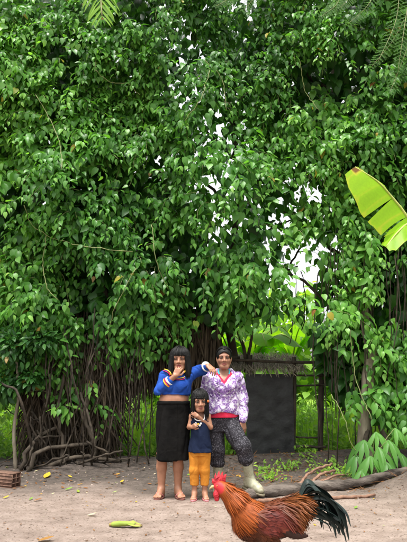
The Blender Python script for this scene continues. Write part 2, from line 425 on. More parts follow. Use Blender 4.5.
for x, y, z in zip(sx, sy, sz):
    L = rng.uniform(.2, .62); n = int(L / .066) + 2
    d = unit(np.array([rng.normal(0, .75), -rng.uniform(.4, 1.1), rng.uniform(-.3, .8)])); p = np.array([x, y + rng.uniform(0, .35), z]); g = rng.uniform(.08, .34)
    pts = [p]; st = L / n; side = 1 if rng.random() < .5 else -1; base = rng.uniform(.095, .165) * (1.08 - .02 * z); shade = .44 + .16 * wt(np.array([x, y, z])) + rng.normal(0, .08)
    for i in range(n):
        d = unit(d + np.array([rng.normal(0, .13), rng.normal(0, .08), -g])); p = p + d * st; pts.append(p)
        if p[2] < zlow(p[0]) - .22: break
        side = -side; f = i / n
        sd_ = unit(np.cross(d, (0, -1., .3))) * side
        t = unit(.75 * sd_ * rng.uniform(.4, 1.2) + np.array([0, -.35, -.85]) * rng.uniform(.6, 1.3) + .25 * d + rng.normal(0, .3, 3))
        nn = unit(np.array([0, -.75, .75]) + .5 * sd_ + rng.normal(0, .36, 3))
        LP.append(p + sd_ * .025); LT.append(t); LN.append(nn); LS.append(base * rng.uniform(.75, 1.2) * (1 - .55 * f ** 2))
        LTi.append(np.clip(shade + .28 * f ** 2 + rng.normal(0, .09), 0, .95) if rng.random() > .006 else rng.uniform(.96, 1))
    if len(pts) > 3: stems.append((np.array(pts), x))
LP, LT, LN, LS, LTi = map(np.array, (LP, LT, LN, LS, LTi))
k = keep(LP); LP, LT, LN, LS, LTi = LP[k], LT[k], LN[k], LS[k], LTi[k]
# the leaves deeper inside the crowns: inner shade put into their darker tint
NI = 33000
ix = rng.uniform(-4.6, 4.6, NI); iz = rng.uniform(.9, 8.3, NI); iy = front(ix, iz) + .3 + (.7 + 1.5 * sstep(1.6, 3.2, iz)) * rng.random(NI) ** 1.2
ok = iz > np.maximum(zlow(ix) + .1, 1.25 - .4 * (np.abs(ix) > 1.7)); IP = np.stack([ix, iy, iz], 1)[ok]; IP = IP[keep(IP, 2.4)]; NI = len(IP)
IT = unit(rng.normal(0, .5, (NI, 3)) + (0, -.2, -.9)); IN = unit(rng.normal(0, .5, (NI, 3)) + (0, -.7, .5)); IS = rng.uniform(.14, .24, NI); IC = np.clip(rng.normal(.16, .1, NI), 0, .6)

def owner(P): return np.where(P[:, 0] < -.78 + .25 * wf1(P), 0, np.where(P[:, 0] < .98 + .25 * wf1(P + 3), 1, 2))
T0 = [gnd(66, 463), np.array([.42, 8.9, 0.]), np.array([2.2, 7.35, 0.])]
T0[0][2] = H(T0[0][0], T0[0][1]); T0[1][2] = H(.42, 8.9); T0[2][2] = H(2.2, 7.35)
TREES = [thing('vine_covered_tree', 'large tree smothered in heart-leaved vine, its tangled stems rooted left of the women', 'tree', T0[0]),
         thing('vine_covered_tree', 'vine-hung tree filling the middle behind the two women, sky showing through its gaps', 'tree', T0[1]),
         thing('vine_covered_tree', 'vine-clad tree on the right with a leafy curtain hanging over its trunk', 'tree', T0[2])]
VAR = []
for i in range(14):
    V, F = (HEART, HEART2)[i % 2]; V = V.copy(); V[:, 1] *= rng.uniform(.9, 1.1); V[:, 2] += rng.uniform(-.1, .15) * V[:, 0] * (1 - V[:, 0]) + .05 * rng.uniform(-1, 1) * V[:, 1]
    VAR.append(make_mesh('leaf', V, F, LEAF, True, {'tint': np.full(len(V), .25 + .7 * i / 13)}))
U, W_ = proj(LP); inframe = (U > 4) & (U < 400) & (W_ > 4) & (W_ < 480)
prot = front(LP[:, 0], LP[:, 2]) - LP[:, 1]
own = owner(LP); single = np.zeros(len(LP), bool)
for t in range(3):
    c = np.where((own == t) & inframe & (prot > .12) & (LTi < .95))[0]
    c = c[np.argsort(-LS[c] / LP[c, 1] * (1 + .25 * prot[c]))][:300]; single[c] = True
    T, A, B = frames(LT[c], LN[c]); o0 = origin_of(TREES[t])
    for q, j in enumerate(c):
        ob = bpy.data.objects.new('leaf', VAR[int(np.clip((LTi[j] - .25) / .7 * 13 + rng.uniform(-.5, .5), 0, 13))]); COL.objects.link(ob); ob.parent = TREES[t]
        M = Matrix.Identity(4)
        for r in range(3): M[r][0], M[r][1], M[r][2], M[r][3] = T[q][r] * LS[j], A[q][r] * LS[j], B[q][r] * LS[j], LP[j][r] - o0[r]
        ob.matrix_basis = M
rest = ~single; half = rng.random(len(LP)) < .55; iown = owner(IP)
for t in range(3):
    parts = []
    for tpl, h_ in ((HEART, half), (HEART2, ~half)):
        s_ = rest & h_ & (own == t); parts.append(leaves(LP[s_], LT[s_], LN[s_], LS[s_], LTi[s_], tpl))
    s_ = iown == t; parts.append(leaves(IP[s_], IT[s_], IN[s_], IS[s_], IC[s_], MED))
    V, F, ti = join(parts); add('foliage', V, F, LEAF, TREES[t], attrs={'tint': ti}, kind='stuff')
    mb = MB()
    for P, x in stems:
        if (0 if x < -.78 else 1 if x < .98 else 2) == t and rng.random() < .4 and keep(P[2:3], 1.0)[0]: mb.put(*tube(P[::2] if len(P) > 5 else P, np.linspace(.0045, .002, len(P[::2] if len(P) > 5 else P)), 3, cap=False))
    mb.build('vine_stems', STEM, TREES[t], kind='stuff')
def wavy(a, b, n=9, amp=.05, seed=None):
    P = spline([a, b], n) if len(np.shape(a)) == 1 else spline(a, n); g = np.random.default_rng(seed) if seed is not None else rng
    off = g.normal(0, amp, (n, 3)); off[0] = off[-1] = 0; off[1:-1] = (off[1:-1] + off[:-2] + off[2:]) / 2; return P + off
def limb(tree, pts, r0, r1, name='branch', mat=BARK, n=14, amp=.03, sides=8):
    P = spline(pts, n); amp = min(amp, .012 * float(np.linalg.norm(np.diff(P, axis=0), axis=1).sum())); P[1:-1] += rng.normal(0, amp, (n - 2, 3)); return add(name, *tube(P, np.linspace(r0, r1, n), sides, jitter=.12), mat, tree)
# trunks, limbs and lianas
g0 = T0[0]
limb(TREES[0], [g0 + (.0, .35, -.1), g0 + (-.15, .45, .9), g0 + (.05, .5, 2.2), g0 + (-.2, .6, 4.2), g0 + (0, .6, 6.8)], .17, .06, 'trunk', sides=12)
limb(TREES[0], [at(106, 468, 7.9), at(107, 430, 7.95), at(104, 390, 8.0), at(108, 330, 8.0), at(100, 200, 8.2)], .06, .04, 'trunk')
for a in ([at(20, 470, 7.35), at(34, 440, 7.45), at(60, 425, 7.7), at(80, 400, 7.9)], [at(28, 472, 7.3), at(40, 450, 7.4), at(75, 446, 7.6), at(100, 440, 7.8), at(108, 415, 7.9)], [at(45, 468, 7.5), at(70, 458, 7.5), at(100, 458, 7.6), at(128, 462, 7.8)],
          [at(60, 470, 7.5), at(64, 440, 7.6), at(58, 410, 7.6), at(70, 360, 7.7)], [at(90, 468, 7.6), at(94, 445, 7.6), at(86, 420, 7.6), at(92, 380, 7.7)]):
    limb(TREES[0], a, .032, .02, 'root' if a[0][2] < .5 and len(a) == 4 and a[1][2] < .4 else 'stem', amp=.022)
for z in (2.4, 3.3, 4.2, 5.2, 6):
    for sgn in (-1, 1): limb(TREES[0], [g0 + (0, .55, z - .3), g0 + (.7 * sgn, .6, z + .2), g0 + (1.3 * sgn, .6, z + .5)], .05, .015)
g1 = T0[1]
limb(TREES[1], [g1 + (.1, -.1, -.1), g1 + (.12, -.1, 1.2), g1 + (.02, 0, 2.3), g1 + (.2, 0, 4.5), g1 + (0, .1, 7.2)], .085, .05, 'trunk', sides=12)
limb(TREES[1], [at(246, 372, 8.7), at(243, 345, 8.6), at(232, 325, 8.5), at(222, 312, 8.4)], .035, .015)
limb(TREES[1], [at(247, 365, 8.7), at(252, 335, 8.6), at(258, 310, 8.5)], .03, .015)
limb(TREES[1], [at(290, 265, 8.5), at(300, 248, 8.4), at(309, 235, 8.3), at(306, 228, 8.2)], .018, .007); limb(TREES[1], [at(298, 252, 8.4), at(312, 250, 8.3), at(318, 240, 8.2)], .012, .005)
for z in (2.6, 3.4, 4.4, 5.4, 6.2):
    for sgn in (-1, 1): limb(TREES[1], [g1 + (.1, -.05, z - .3), g1 + (.5 * sgn, -.3, z + .2), g1 + (1.1 * sgn, -.6, z + .4)], .035, .012)
g2 = T0[2]
limb(TREES[2], [g2 + (0, .05, -.1), g2 + (-.02, 0, .5), g2 + (.1, .05, 1.3), g2 + (.15, .5, 2.6), g2 + (-.1, .9, 4.5), g2 + (.1, 1.0, 7)], .11, .05, 'trunk', BARKL, sides=12)
for a in ([at(385, 470, 7.0), at(390, 455, 7.1), at(380, 425, 7.2)], [at(352, 474, 7.1), at(362, 452, 7.2), at(368, 430, 7.3)], [at(398, 470, 6.9), at(386, 452, 7.1), at(376, 440, 7.3)]): limb(TREES[2], a, .045, .03, 'root', LIANA)
for z in (2.4, 3.4, 4.4, 5.4, 6.2):
    for sgn in (-1, 1): limb(TREES[2], [g2 + (0, .85, z - .3), g2 + (.5 * sgn, .85, z + .2), g2 + (.95 * sgn, .9, z + .5)], .04, .012)
# hanging lianas: bare dark ropes below the canopies
for t, us, vtop, vbot, nn, Y0 in ((0, (8, 150), 330, 472, 90, 7.6), (2, (322, 404), 265, 472, 34, 7.4), (1, (232, 300), 280, 345, 10, 8.3)):
    for i in range(nn):
        u = rng.uniform(*us); y = Y0 + rng.uniform(-.1, .5); vb = rng.uniform(vtop + .45 * (vbot - vtop), vbot)
        a = at(u + rng.normal(0, 8), vtop + rng.uniform(-30, 20), y); b = at(u + rng.normal(0, 6), vb, y - .1); b[2] = max(b[2], H(b[0], b[1]) - .02)
        mid = (a + b) / 2 + (rng.normal(0, .06), rng.normal(0, .06), 0)
        P = spline([a, mid, b], 9); P[1:-1] += rng.normal(0, .012, (7, 3))
        add('hanging_liana', *tube(P, rng.uniform(.004, .011), 5), LIANA, TREES[t])
g_t = np.random.default_rng(91); n = 4200; bx_ = g_t.uniform(-2.55, -1.30, n); by_ = g_t.uniform(7.75, 8.45, n); bz_ = g_t.uniform(.15, 1.9, n); ln_ = np.minimum(g_t.uniform(.25, .8, n), bz_ - .02)
V, F, ti = leaves(np.stack([bx_, by_, bz_], 1), np.stack([g_t.normal(0, .35, n), g_t.normal(0, .2, n), -np.ones(n)], 1), np.stack([g_t.normal(0, .6, n), -np.ones(n), 0 * bx_], 1), ln_, np.zeros(n), leaf_template([0, .4, .8], [.010, .017, .013], .5, .2, 0)); add('dead_roots', V, F, DRY, TREES[0], kind='stuff')
for i in range(46):
    a = np.array([g_t.uniform(-2.6, -1.2), g_t.uniform(7.4, 8.0), g_t.uniform(.0, .35)]); b = a + (g_t.normal(0, .4), g_t.normal(0, .2), g_t.uniform(-.1, .9)); c = (a + b) / 2 + g_t.normal(0, .15, 3); a[2] = H(a[0], a[1]); b[2] = max(b[2], H(b[0], b[1])); c[2] = max(c[2], .08)
    add('tangled_root', *tube(spline([a, c, b], 12) + g_t.normal(0, .008, (12, 3)), g_t.uniform(.006, .018), 6, jitter=.15), LIANA, TREES[0])
# pale bare runners of the vine that loop in front of the leaves
for t, pts in ((0, [(24, 205), (30, 222), (48, 236), (70, 243), (100, 248), (132, 252)]), (0, [(46, 236), (43, 262), (46, 285), (58, 300)]), (0, [(112, 352), (108, 335), (114, 310), (124, 290), (136, 268)]), (0, [(36, 95), (50, 120), (60, 145), (62, 170)]),
               (0, [(95, 70), (110, 82), (128, 84), (140, 95)]), (1, [(205, 60), (222, 80), (226, 110)]), (1, [(152, 225), (156, 260), (168, 290)]), (2, [(332, 395), (345, 420), (352, 445), (372, 470)]), (2, [(350, 330), (356, 380), (372, 420)]), (1, [(185, 120), (200, 100), (210, 70)]), (2, [(300, 60), (305, 90), (318, 110)])):
    P = []
    for u, v in pts: a = at(u, v, 7.3); P.append(at(u, v, float(front(a[0:1], a[2:3])[0]) - .38))
    add('runner', *tube(spline(P, 22) + rng.normal(0, .006, (22, 3)), .0055, 5), STEM, TREES[t])

# ------------------------------------------------------------------ the low bush at the left edge
def bush(root, c, rad, n, size, mat, tpl=OVAL, lean=(0, -.3, -.3), tint=(.5, .2), shell=.5, name='foliage', nstem=10):
    g = rng; d = unit(g.normal(size=(n, 3))); r = g.random(n) ** shell; P = np.array(c) + d * r[:, None] * np.array(rad) * (1 + .25 * Wob(int(abs(c[0]) * 100) + 5, 3)(d))[:, None]
    ok = P[:, 2] > H(P[:, 0], P[:, 1]) + .02; P, d = P[ok], d[ok]; n = len(P)
    V, F, ti = leaves(P, unit(d * .8 + g.normal(0, .4, (n, 3)) + lean), unit(d * .5 + g.normal(0, .35, (n, 3)) + (0, -.5, .7)), g.uniform(*size, n), np.clip(g.normal(*tint, n), 0, .98), tpl)
    add(name, V, F, mat, root, attrs={'tint': ti}, kind='stuff')
    b = origin_of(root)
    for i in range(nstem):
        e = np.array(c) + unit(g.normal(size=3)) * np.array(rad) * .6
        add('stem', *tube(spline([b + (g.normal(0, .04), g.normal(0, .04), -.03), (b + e) / 2 + (0, 0, .1), e], 8), np.linspace(.012, .005, 8), 5), STEM, root)
sb_ = gnd(16, 470); sb_[2] = H(sb_[0], sb_[1])
shrub = thing('shrub', 'slender-stemmed shrub with dark pointed leaves beside the clay brick', 'shrub', sb_)
P = spline([sb_ + (0, 0, -.05), at(14, 430, sb_[1]), at(18, 395, sb_[1]), at(16, 350, sb_[1] - .05)], 14); add('stem', *tube(P, np.linspace(.028, .015, 14), 8, jitter=.1), BARKL, shrub)
for (u, v, rr, n) in ((14, 345, .36, 420), (40, 340, .3, 300), (5, 385, .25, 220), (30, 378, .2, 120)): bush(shrub, at(u, v, sb_[1] - .05), (rr, rr * .8, rr * .7), n, (.07, .14), SHRUBL, nstem=0)
# ------------------------------------------------------------------ palmate-leaved plant at the foot of the right tree
cas0 = gnd(378, 484); cas0[1] += .25; cas0[2] = H(cas0[0], cas0[1])
cassava = thing('leafy_plant', 'young plant with long-fingered leaves at the foot of the right-hand tree', 'plant', cas0)
FING = leaf_template([0, .25, .55, .82], [.02, .075, .105, .06], .35, .5, 0)
FINGL = leafmat('fingered_leaf', [(0, (.03, .11, .02)), (1, (.12, .30, .05))], .42, .35, .3)
for (u, v, dy) in ((364, 440, 0), (376, 432, .1), (388, 440, -.05), (370, 456, -.15), (356, 455, 0), (395, 428, .1), (386, 462, -.2), (362, 470, -.2), (398, 452, 0), (378, 447, -.1)):
    c = at(u, v, cas0[1] + dy); add('stalk', *tube(spline([cas0 + (rng.normal(0, .02), 0, -.02), (cas0 + c) / 2 + (0, 0, .1), c], 8), np.linspace(.008, .004, 8), 5), STEM, cassava)
    k_ = 5 + int(rng.integers(0, 3)); ang = np.linspace(-1.5, 1.5, k_) + rng.normal(0, .14, k_); out = unit(np.array([c[0] - cas0[0] + rng.normal(0, .1), -.25, 0])); sd2 = np.cross(out, (0, 0, 1))
    T = np.outer(np.cos(ang), out) + np.outer(np.sin(ang), sd2) + (0, -.1, -.75)
    V, F, ti = leaves(np.tile(c, (k_, 1)), T, np.tile((0, -.6, .8), (k_, 1)) + rng.normal(0, .1, (k_, 3)), rng.uniform(.2, .33, k_), np.full(k_, rng.uniform(.3, .95)), FING)
    add('leaf', V, F, FINGL, cassava, attrs={'tint': ti})
# ------------------------------------------------------------------ banana plants
MIDRIB = simple('banana_midrib', (.30, .36, .06), (.42, .46, .12), 10, .5)
PSEUDO = simple('banana_stalk', (.14, .17, .05), (.28, .24, .1), 8, .6, .4, .4, stretch=(1, 1, .2))
def banana_leaf(root, path, sideL, sideR, tears=(), tint=.75, brown=0, n=22, curl=.1, taper=1.0, gap=.055, stop=1.0):
    P = spline(path, n); t = np.linspace(0, 1, n)
    prof = np.clip(np.sin(np.pi * np.clip(t * .93 + .07, 0, 1)) ** .55, .03, 1) * taper + (1 - taper)
    prof = prof * np.where(t > stop, .12, 1.0)
    leaf = add('leaf', *tube(P, np.linspace(.006, .018, n), 6), MIDRIB, root)
    for vec in (sideL, sideR):
        vec = np.array(vec, float); w = np.linspace(0, 1, 7); cuts = [0] + sorted(int(c * n) for c in tears) + [n - 1]
        for a, b in zip(cuts[:-1], cuts[1:]):
            if b - a < 1: continue
            sag = rng.uniform(-.05, .1); V = []; ti = []
            for i in range(a, b + 1):
                e = .0 if len(cuts) == 2 else gap * ((i - a) / max(b - a, 1) - .5)
                ww = w * prof[i]
                tang = unit(P[min(i + 1, n - 1)] - P[max(i - 1, 0)])
                for q_, s_ in zip(ww, w):
                    rip = .006 * math.sin(i * 2.4) * s_
                    V.append(P[i] + vec * q_ - tang * e * s_ * np.linalg.norm(vec) * 1.6 * (1 if len(cuts) > 2 else 0) + np.array((0, 0, -(curl + sag) * np.linalg.norm(vec) * q_ ** 2 + rip + .012 * math.sin(3.1 * q_ + i))))
                    ti.append(1.0 if (brown and i <= brown and s_ < .45) else np.clip(tint + .05 * math.sin(i * 1.7) + (.18 if s_ > .95 else 0), 0, .955))
            m_ = b - a + 1; F = [(i * 7 + j, i * 7 + j + 1, (i + 1) * 7 + j + 1, (i + 1) * 7 + j) for i in range(m_ - 1) for j in range(6)]
            add('blade', V, F, BANANA, leaf, attrs={'tint': ti})
bn = np.array([2.75, 5.2, 0]); bn[2] = H(bn[0], bn[1])
banana = thing('banana_plant', 'banana plant with broad torn yellow-green leaf reaching in from the right edge', 'banana plant', bn)
add('stalk', *tube([bn + (0, 0, -.1), bn + (0, 0, 1), bn + (-.05, 0, 2.1)], [.13, .11, .06], 14), PSEUDO, banana)
top = bn + (-.05, 0, 2.05)
banana_leaf(banana, [at(355, 167, 5.0), at(377, 181, 5.0), at(391, 196, 5.05), at(406, 215, 5.1), at(425, 245, 5.15), top], (-.33, -.13, -.2), (.10, .22, .1), tears=(.41, .62), tint=.9, brown=1, gap=.085, stop=.62)
banana_leaf(banana, [at(386, 247, 4.95), at(398, 232, 5.0), at(410, 224, 5.1), at(422, 240, 5.15), top], (.03, -.1, -.14), (-.05, .15, .07), tint=.8)
for dx, dy, dz in ((.9, .2, .9), (.5, .9, 1.0), (.7, -.7, .7)):
    banana_leaf(banana, [top + (dx * 1.3, dy * 1.3, dz * .5), top + (dx, dy, dz), top + (dx * .5, dy * .5, dz * .8), top], (-dy * .35, dx * .35, -.05), (dy * .35, -dx * .35, -.05), tears=(.3, .5))
def wild_banana(x, y, h, seed, label, nl=7):
    b = np.array([x, y, H(x, y)]); r = thing('banana_plant', label, 'banana plant', b, group='banana plants behind the shelter')
    add('stalk', *tube([b + (0, 0, -.1), b + (0, 0, h * .3), b + (.03, 0, h * .6)], [.1, .08, .05], 10), PSEUDO, r)
    t0 = b + (.03, 0, h * .58); g = np.random.default_rng(seed)
    for i in range(nl):
        a = i * 2.4 + g.uniform(-.3, .3); d = np.array([math.cos(a), math.sin(a), 0]); rr = g.uniform(.5, .8); zz = g.uniform(.5, .9)
        s_ = np.array([-d[1], d[0], 0]) * .27
        banana_leaf(r, [t0 + d * rr * 1.5 + (0, 0, zz * .55), t0 + d * rr + (0, 0, zz * .95), t0 + d * rr * .4 + (0, 0, zz * .7), t0], s_ - (0, 0, .06), -s_ - (0, 0, .06), tears=(.35, .55, .7), tint=g.uniform(.45, .85), n=18)
wild_banana(.95, 10.6, 2.5, 3, 'banana plant with broad pale leaves behind the black panel')
wild_banana(1.9, 11.6, 2.7, 4, 'taller banana plant behind the open poles of the shelter')
wild_banana(.1, 12.2, 2.6, 5, 'farthest banana plant glimpsed between the two women')
# ------------------------------------------------------------------ weeds behind the yard
def grass_patch(n, xr, yr, hr, tpl=BLADE):
    x = rng.uniform(*xr, n); y = rng.uniform(*yr, n); P = np.stack([x, y, H(x, y)], 1); a = rng.uniform(0, 6.28, n)
    return leaves(P, np.stack([.7 * np.cos(a), .7 * np.sin(a), np.ones(n)], 1), np.stack([np.cos(a), np.sin(a), .3 + 0 * a], 1), rng.uniform(*hr, n), np.clip(rng.normal(.55, .2, n), 0, 1), tpl)
parts = [grass_patch(2600, (-4.5, 5.5), (8.6, 14), (.15, .7)), grass_patch(300, (-4.5, 5.5), (8.6, 14), (.3, .7), STRAP)]
n = 17000; x = rng.uniform(-4.5, 5.5, n); y = rng.uniform(8.7, 14, n); z = H(x, y) + rng.uniform(.02, .9, n) ** 1.3 * (.65 + .35 * np.sin(x * 4 + y * 3) * np.sin(x * 1.7 - y * 2)); a = rng.normal(size=(n, 3))
parts.append(leaves(np.stack([x, y, z], 1), a + (0, -.5, -.2), a * .4 + (0, -.5, .9), rng.uniform(.07, .16, n), np.clip(rng.normal(.5, .22, n), 0, 1), OVAL))
n = 5000; x = rng.uniform(-4, 4.5, n); y = 8.45 + .7 * rng.random(n); z = H(x, y) + rng.uniform(.01, .42, n) * (.6 + .5 * np.sin(x * 7 + y * 5)); a = rng.normal(size=(n, 3))
parts.append(leaves(np.stack([x, y, np.maximum(z, H(x, y) + .01)], 1), a + (0, -.5, -.1), a * .4 + (0, -.5, .9), rng.uniform(.05, .12, n), np.clip(rng.normal(.5, .22, n), 0, 1), OVAL))
V, F, ti = join(parts); o = add('tall_weeds', V, F, WEED, attrs={'tint': ti}, kind='stuff'); tag(o, 'bright green tall grass and weeds growing behind the yard', 'weeds')
n = 14000; x = rng.uniform(-12, 12, n); y = rng.uniform(15, 19, n); z = rng.random(n) * (3.0 + .8 * np.sin(x * .9) + .6 * np.sin(x * 2.3 + 1) + .5 * np.sin(x * 6.1)); a = rng.normal(size=(n, 3))
V, F, ti = leaves(np.stack([x, y, np.maximum(z, .05)], 1), a + (0, -.4, -.4), a * .4 + (0, -.5, .9), rng.uniform(.2, .4, n), np.clip(rng.normal(.4, .2, n), 0, 1), SIMPLE)
o = add('far_thicket', V, F, WEED, attrs={'tint': ti}, kind='stuff'); tag(o, 'hazy green thicket far behind the shelter', 'thicket')
# ------------------------------------------------------------------ feathery foliage hanging in from above
def frond(root, pts, n, llen, lw, mat=FERN, tint=.6, name='frond', sub=False, r=.006, down=(0, 0, -.25)):
    P = spline(pts, n); T = unit(np.gradient(P, axis=0)); fr = add(name, *tube(P, np.linspace(r, r * .35, n), 5), STEM, root)
    LPp, LTt, LNn, LSs = [], [], [], []
    for i in range(1, n):
        s_ = unit(np.cross(T[i], (0, -1, .4)))
        for sg in (-1, 1):
            d = unit(s_ * sg + T[i] * .55 + np.array(down) + rng.normal(0, .06, 3)); L = llen * math.sin(math.pi * min(1, .12 + .85 * i / n)) ** .6
            if not sub: LPp.append(P[i]); LTt.append(d); LNn.append((0, -.7, .7)); LSs.append(L)
            else:
                m_ = max(4, int(L / .011)); e = unit(np.cross(d, (0, -.7, .7)))
                for j in range(1, m_):
                    for s2 in (-1, 1): LPp.append(P[i] + d * L * j / m_); LTt.append(unit(e * s2 + .5 * d)); LNn.append((0, -.7, .7)); LSs.append(.022)
    tp = leaf_template([0, .4, .8], [lw * .6, lw, lw * .7], .2, .2, 0)
    V, F, ti = leaves(np.array(LPp), np.array(LTt), np.array(LNn) + rng.normal(0, .15, (len(LPp), 3)), np.array(LSs), np.clip(rng.normal(tint, .1, len(LPp)), 0, 1), tp)
    add('leaflets', V, F, mat, fr, attrs={'tint': ti}, kind='stuff')
fb = np.array([3.9, 5.6, 0]); fb[2] = H(fb[0], fb[1])
feather = thing('feathery_tree', 'tree whose fine feathery fronds droop into the top right corner', 'tree', fb)
limb(feather, [fb + (0, 0, -.1), fb + (.05, 0, 2.5), fb + (-.1, 0, 5.2), fb + (-.2, .1, 6.6)], .1, .05, 'trunk')
bt = fb + (-.15, 0, 5.6)
limb(feather, [bt, at(405, -25, 5.6), at(370, -30, 5.6), at(320, -22, 5.6), at(240, -25, 5.7)], .03, .008, amp=.02)
for a, b, c in (((400, -20), (396, 20), (378, 62)), ((404, 20), (392, 42), (372, 66)), ((385, -25), (368, 5), (348, 24)), ((410, 40), (402, 62), (390, 92)), ((345, -25), (338, 2), (322, 16)), ((300, -24), (262, -8), (244, 10)), ((275, -24), (238, -6), (216, 6)), ((410, -10), (404, 30), (398, 70)), ((370, -28), (352, -5), (340, 8))):
    frond(feather, [at(*a, 5.6), at(*b, 5.45 + rng.uniform(-.1, .1)), at(*c, 5.35)], 22, .12, .2, sub=True, tint=.2)
pb = np.array([-2.6, 3.2, 0]); pb[2] = H(pb[0], pb[1])
palm = thing('palm', 'palm whose bright frond tip hangs into the top left of the view', 'palm', pb)
limb(palm, [pb + (0, 0, -.1), pb + (.05, 0, 1.5), pb + (.1, 0, 3.6)], .1, .07, 'trunk', BARKL)
pt = pb + (.1, 0, 3.55)
frond(palm, [pt, pt + (.5, 0, .75), at(80, -75, 3.1), at(98, -20, 3.05), at(102, 16, 3.0)], 26, .26, .075, tint=.98, down=(0, 0, -.7), r=.014)
for a in (1.2, 2.6, 3.8, 5.0): frond(palm, [pt, pt + (.5 * math.cos(a), .5 * math.sin(a), .6), pt + (1.2 * math.cos(a), 1.2 * math.sin(a), .3)], 20, .3, .07, tint=.8, r=.014)

# ------------------------------------------------------------------ the low shelter behind the women
WOOD = simple('dark_pole', (.02, .016, .012), (.075, .06, .045), 14, .85, .2, .6, 50, .01, stretch=(1, 1, .3))
m = N('black_plastic_sheet'); v = m.coord(); m.bsdf(m.ramp(m.noise(5, 5, v), [(.3, (.012, .012, .013)), (.75, (.035, .035, .036))]), .62, .35, m.bump(m.noise(9, 4, v), .6, .03)); TARP = m.m
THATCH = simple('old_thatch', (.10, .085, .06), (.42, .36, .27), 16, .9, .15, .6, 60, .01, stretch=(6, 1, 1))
sh0 = np.array([1.0, 8.42, 0.]); sh0[2] = H(1.0, 8.42)
shed = thing('shelter', 'low pole shelter with a black sheet wall behind the women', 'shelter', sh0)
def pole(u, v0, v1, Y, r=.04, name='post'):
    a, b = at(u, v0, Y), at(u, v1, Y); a[2] = min(a[2], H(a[0], a[1]) - .05); add(name, *tube(wavy(a, b, 8, .008), r, 8, jitter=.12), WOOD, shed)
pole(294, 470, 357, 8.42, .03); pole(321, 470, 352, 8.45, .045); pole(250, 470, 355, 8.5, .04)
def rail(u0, v0, u1, v1, Y, r=.022): add('rail', *tube(wavy(at(u0, v0, Y), at(u1, v1, Y), 8, .008), r, 7, jitter=.1), WOOD, shed)
rail(232, 360, 352, 363, 8.38); rail(290, 375, 350, 375, 8.4, .016); rail(290, 386, 350, 385, 8.42, .014); rail(291, 447, 326, 447, 8.4, .02); rail(296, 437, 322, 438, 8.5, .014); rail(40, 350, 240, 358, 8.45, .03)
# sheet wall: creased
nx, nz = 40, 60; a = at(247, 468, 8.36); b = at(292.5, 374, 8.36)
X, Z = np.meshgrid(np.linspace(a[0], b[0], nx), np.linspace(H(a[0] + .3, 8.36) - .03, b[2], nz), indexing='ij'); Y = 8.37 + .012 * Wob(21, 9)(np.stack([X, 0 * X, Z * .6], -1)) + .008 * Wob(22, 26)(np.stack([X, 0 * X, Z], -1))
Vs = np.concatenate([np.stack([X, Y, Z], -1).reshape(-1, 3), np.stack([X, Y + .012, Z], -1).reshape(-1, 3)]); qd = [(i * nz + j, (i + 1) * nz + j, (i + 1) * nz + j + 1, i * nz + j + 1) for i in range(nx - 1) for j in range(nz - 1)]
add('wall_sheet', Vs, qd + [tuple(nx * nz + k for k in f[::-1]) for f in qd], TARP, shed)
# thatch: ragged dry strips, on the roof slope and hanging from the eave
def strips(n, fn, mat, name):
    P, T, Nn, S = [], [], [], []
    for i in range(n): p, t, nn, s_ = fn(); P.append(p); T.append(t); Nn.append(nn); S.append(s_)
    tp = leaf_template([0, .4, .8], [.012, .02, .016], .5, .15, 0)
    V, F, ti = leaves(np.array(P), np.array(T), np.array(Nn), np.array(S), np.zeros(n), tp); add(name, V, F, mat, shed, kind='stuff')
def roof():
    x = rng.uniform(-2.6, 1.6); f = rng.random(); p = np.array([x, 9.6 - 1.2 * f, 1.66 - .26 * f + rng.normal(0, .02)]); return p, (rng.normal(0, .25), -1, -.3 + rng.normal(0, .12)), (rng.normal(0, .4), -.4, 1), rng.uniform(.2, .36)
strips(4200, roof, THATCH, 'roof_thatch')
def eave():
    x = rng.uniform(-2.9, .25); top_ = rng.uniform(1.25, 2.3); L = rng.uniform(.35, .8); lo_ = .95 - .35 * sstep(-1.25, -1.5, x); L = min(L, top_ - lo_ + rng.uniform(-.15, .1))
    return np.array([x, rng.uniform(8.1, 8.75), top_]), (rng.normal(0, .12), rng.normal(-.05, .1), -1), (rng.normal(0, .5), -1, .1), max(L, .2)
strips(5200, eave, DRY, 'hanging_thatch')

# ================================================================== people
def skin(name, c1, c2):
    m = N(name); v = m.coord(); col = m.ramp(m.noise(18, 4, v), [(.3, c1), (.7, c2)])
    col = m.mix(m.attr('lip'), col, (.26, .075, .06)); col = m.mix(m.attr('dark'), col, (c1[0] * .45, c1[1] * .4, c1[2] * .4))
    m.bsdf(col, .48, .4, m.bump(m.noise(140, 3, v), .15, .002), sss=.12); return m.m
SKIN1 = skin('skin_tan', (.27, .125, .072), (.36, .175, .105)); SKIN2 = skin('skin_brown', (.24, .11, .065), (.32, .155, .095)); SKIN3 = skin('skin_child', (.28, .13, .075), (.36, .18, .11))
m = N('black_hair'); v = m.scalevec((60, 60, 3)); m.bsdf(m.ramp(m.noise(3, 4, v), [(.3, (.003, .003, .003)), (.7, (.010, .009, .008))]), .4, .22, m.bump(m.noise(3, 4, v), .6, .006)); HAIR = m.m
def cloth(name, c1, c2, scale=12, rough=.9, weave=260, sheen=0):
    m = N(name); v = m.coord(); col = m.ramp(m.noise(scale, 5, v), [(.3, c1), (.7, c2)])
    m.bsdf(col, rough, .1, m.bump(m.math('ADD', m.noise(11, 3, v, .5, .6), m.math('MULTIPLY', m.noise(weave, 2, v), .12)), .5, .02), sheen); return m.m
BLUE = cloth('blue_cotton', (.010, .04, .21), (.02, .07, .31)); BLACKC = cloth('black_wool', (.003, .003, .003), (.009, .0085, .008)); NAVY = cloth('navy_cotton', (.006, .010, .028), (.013, .02, .045))
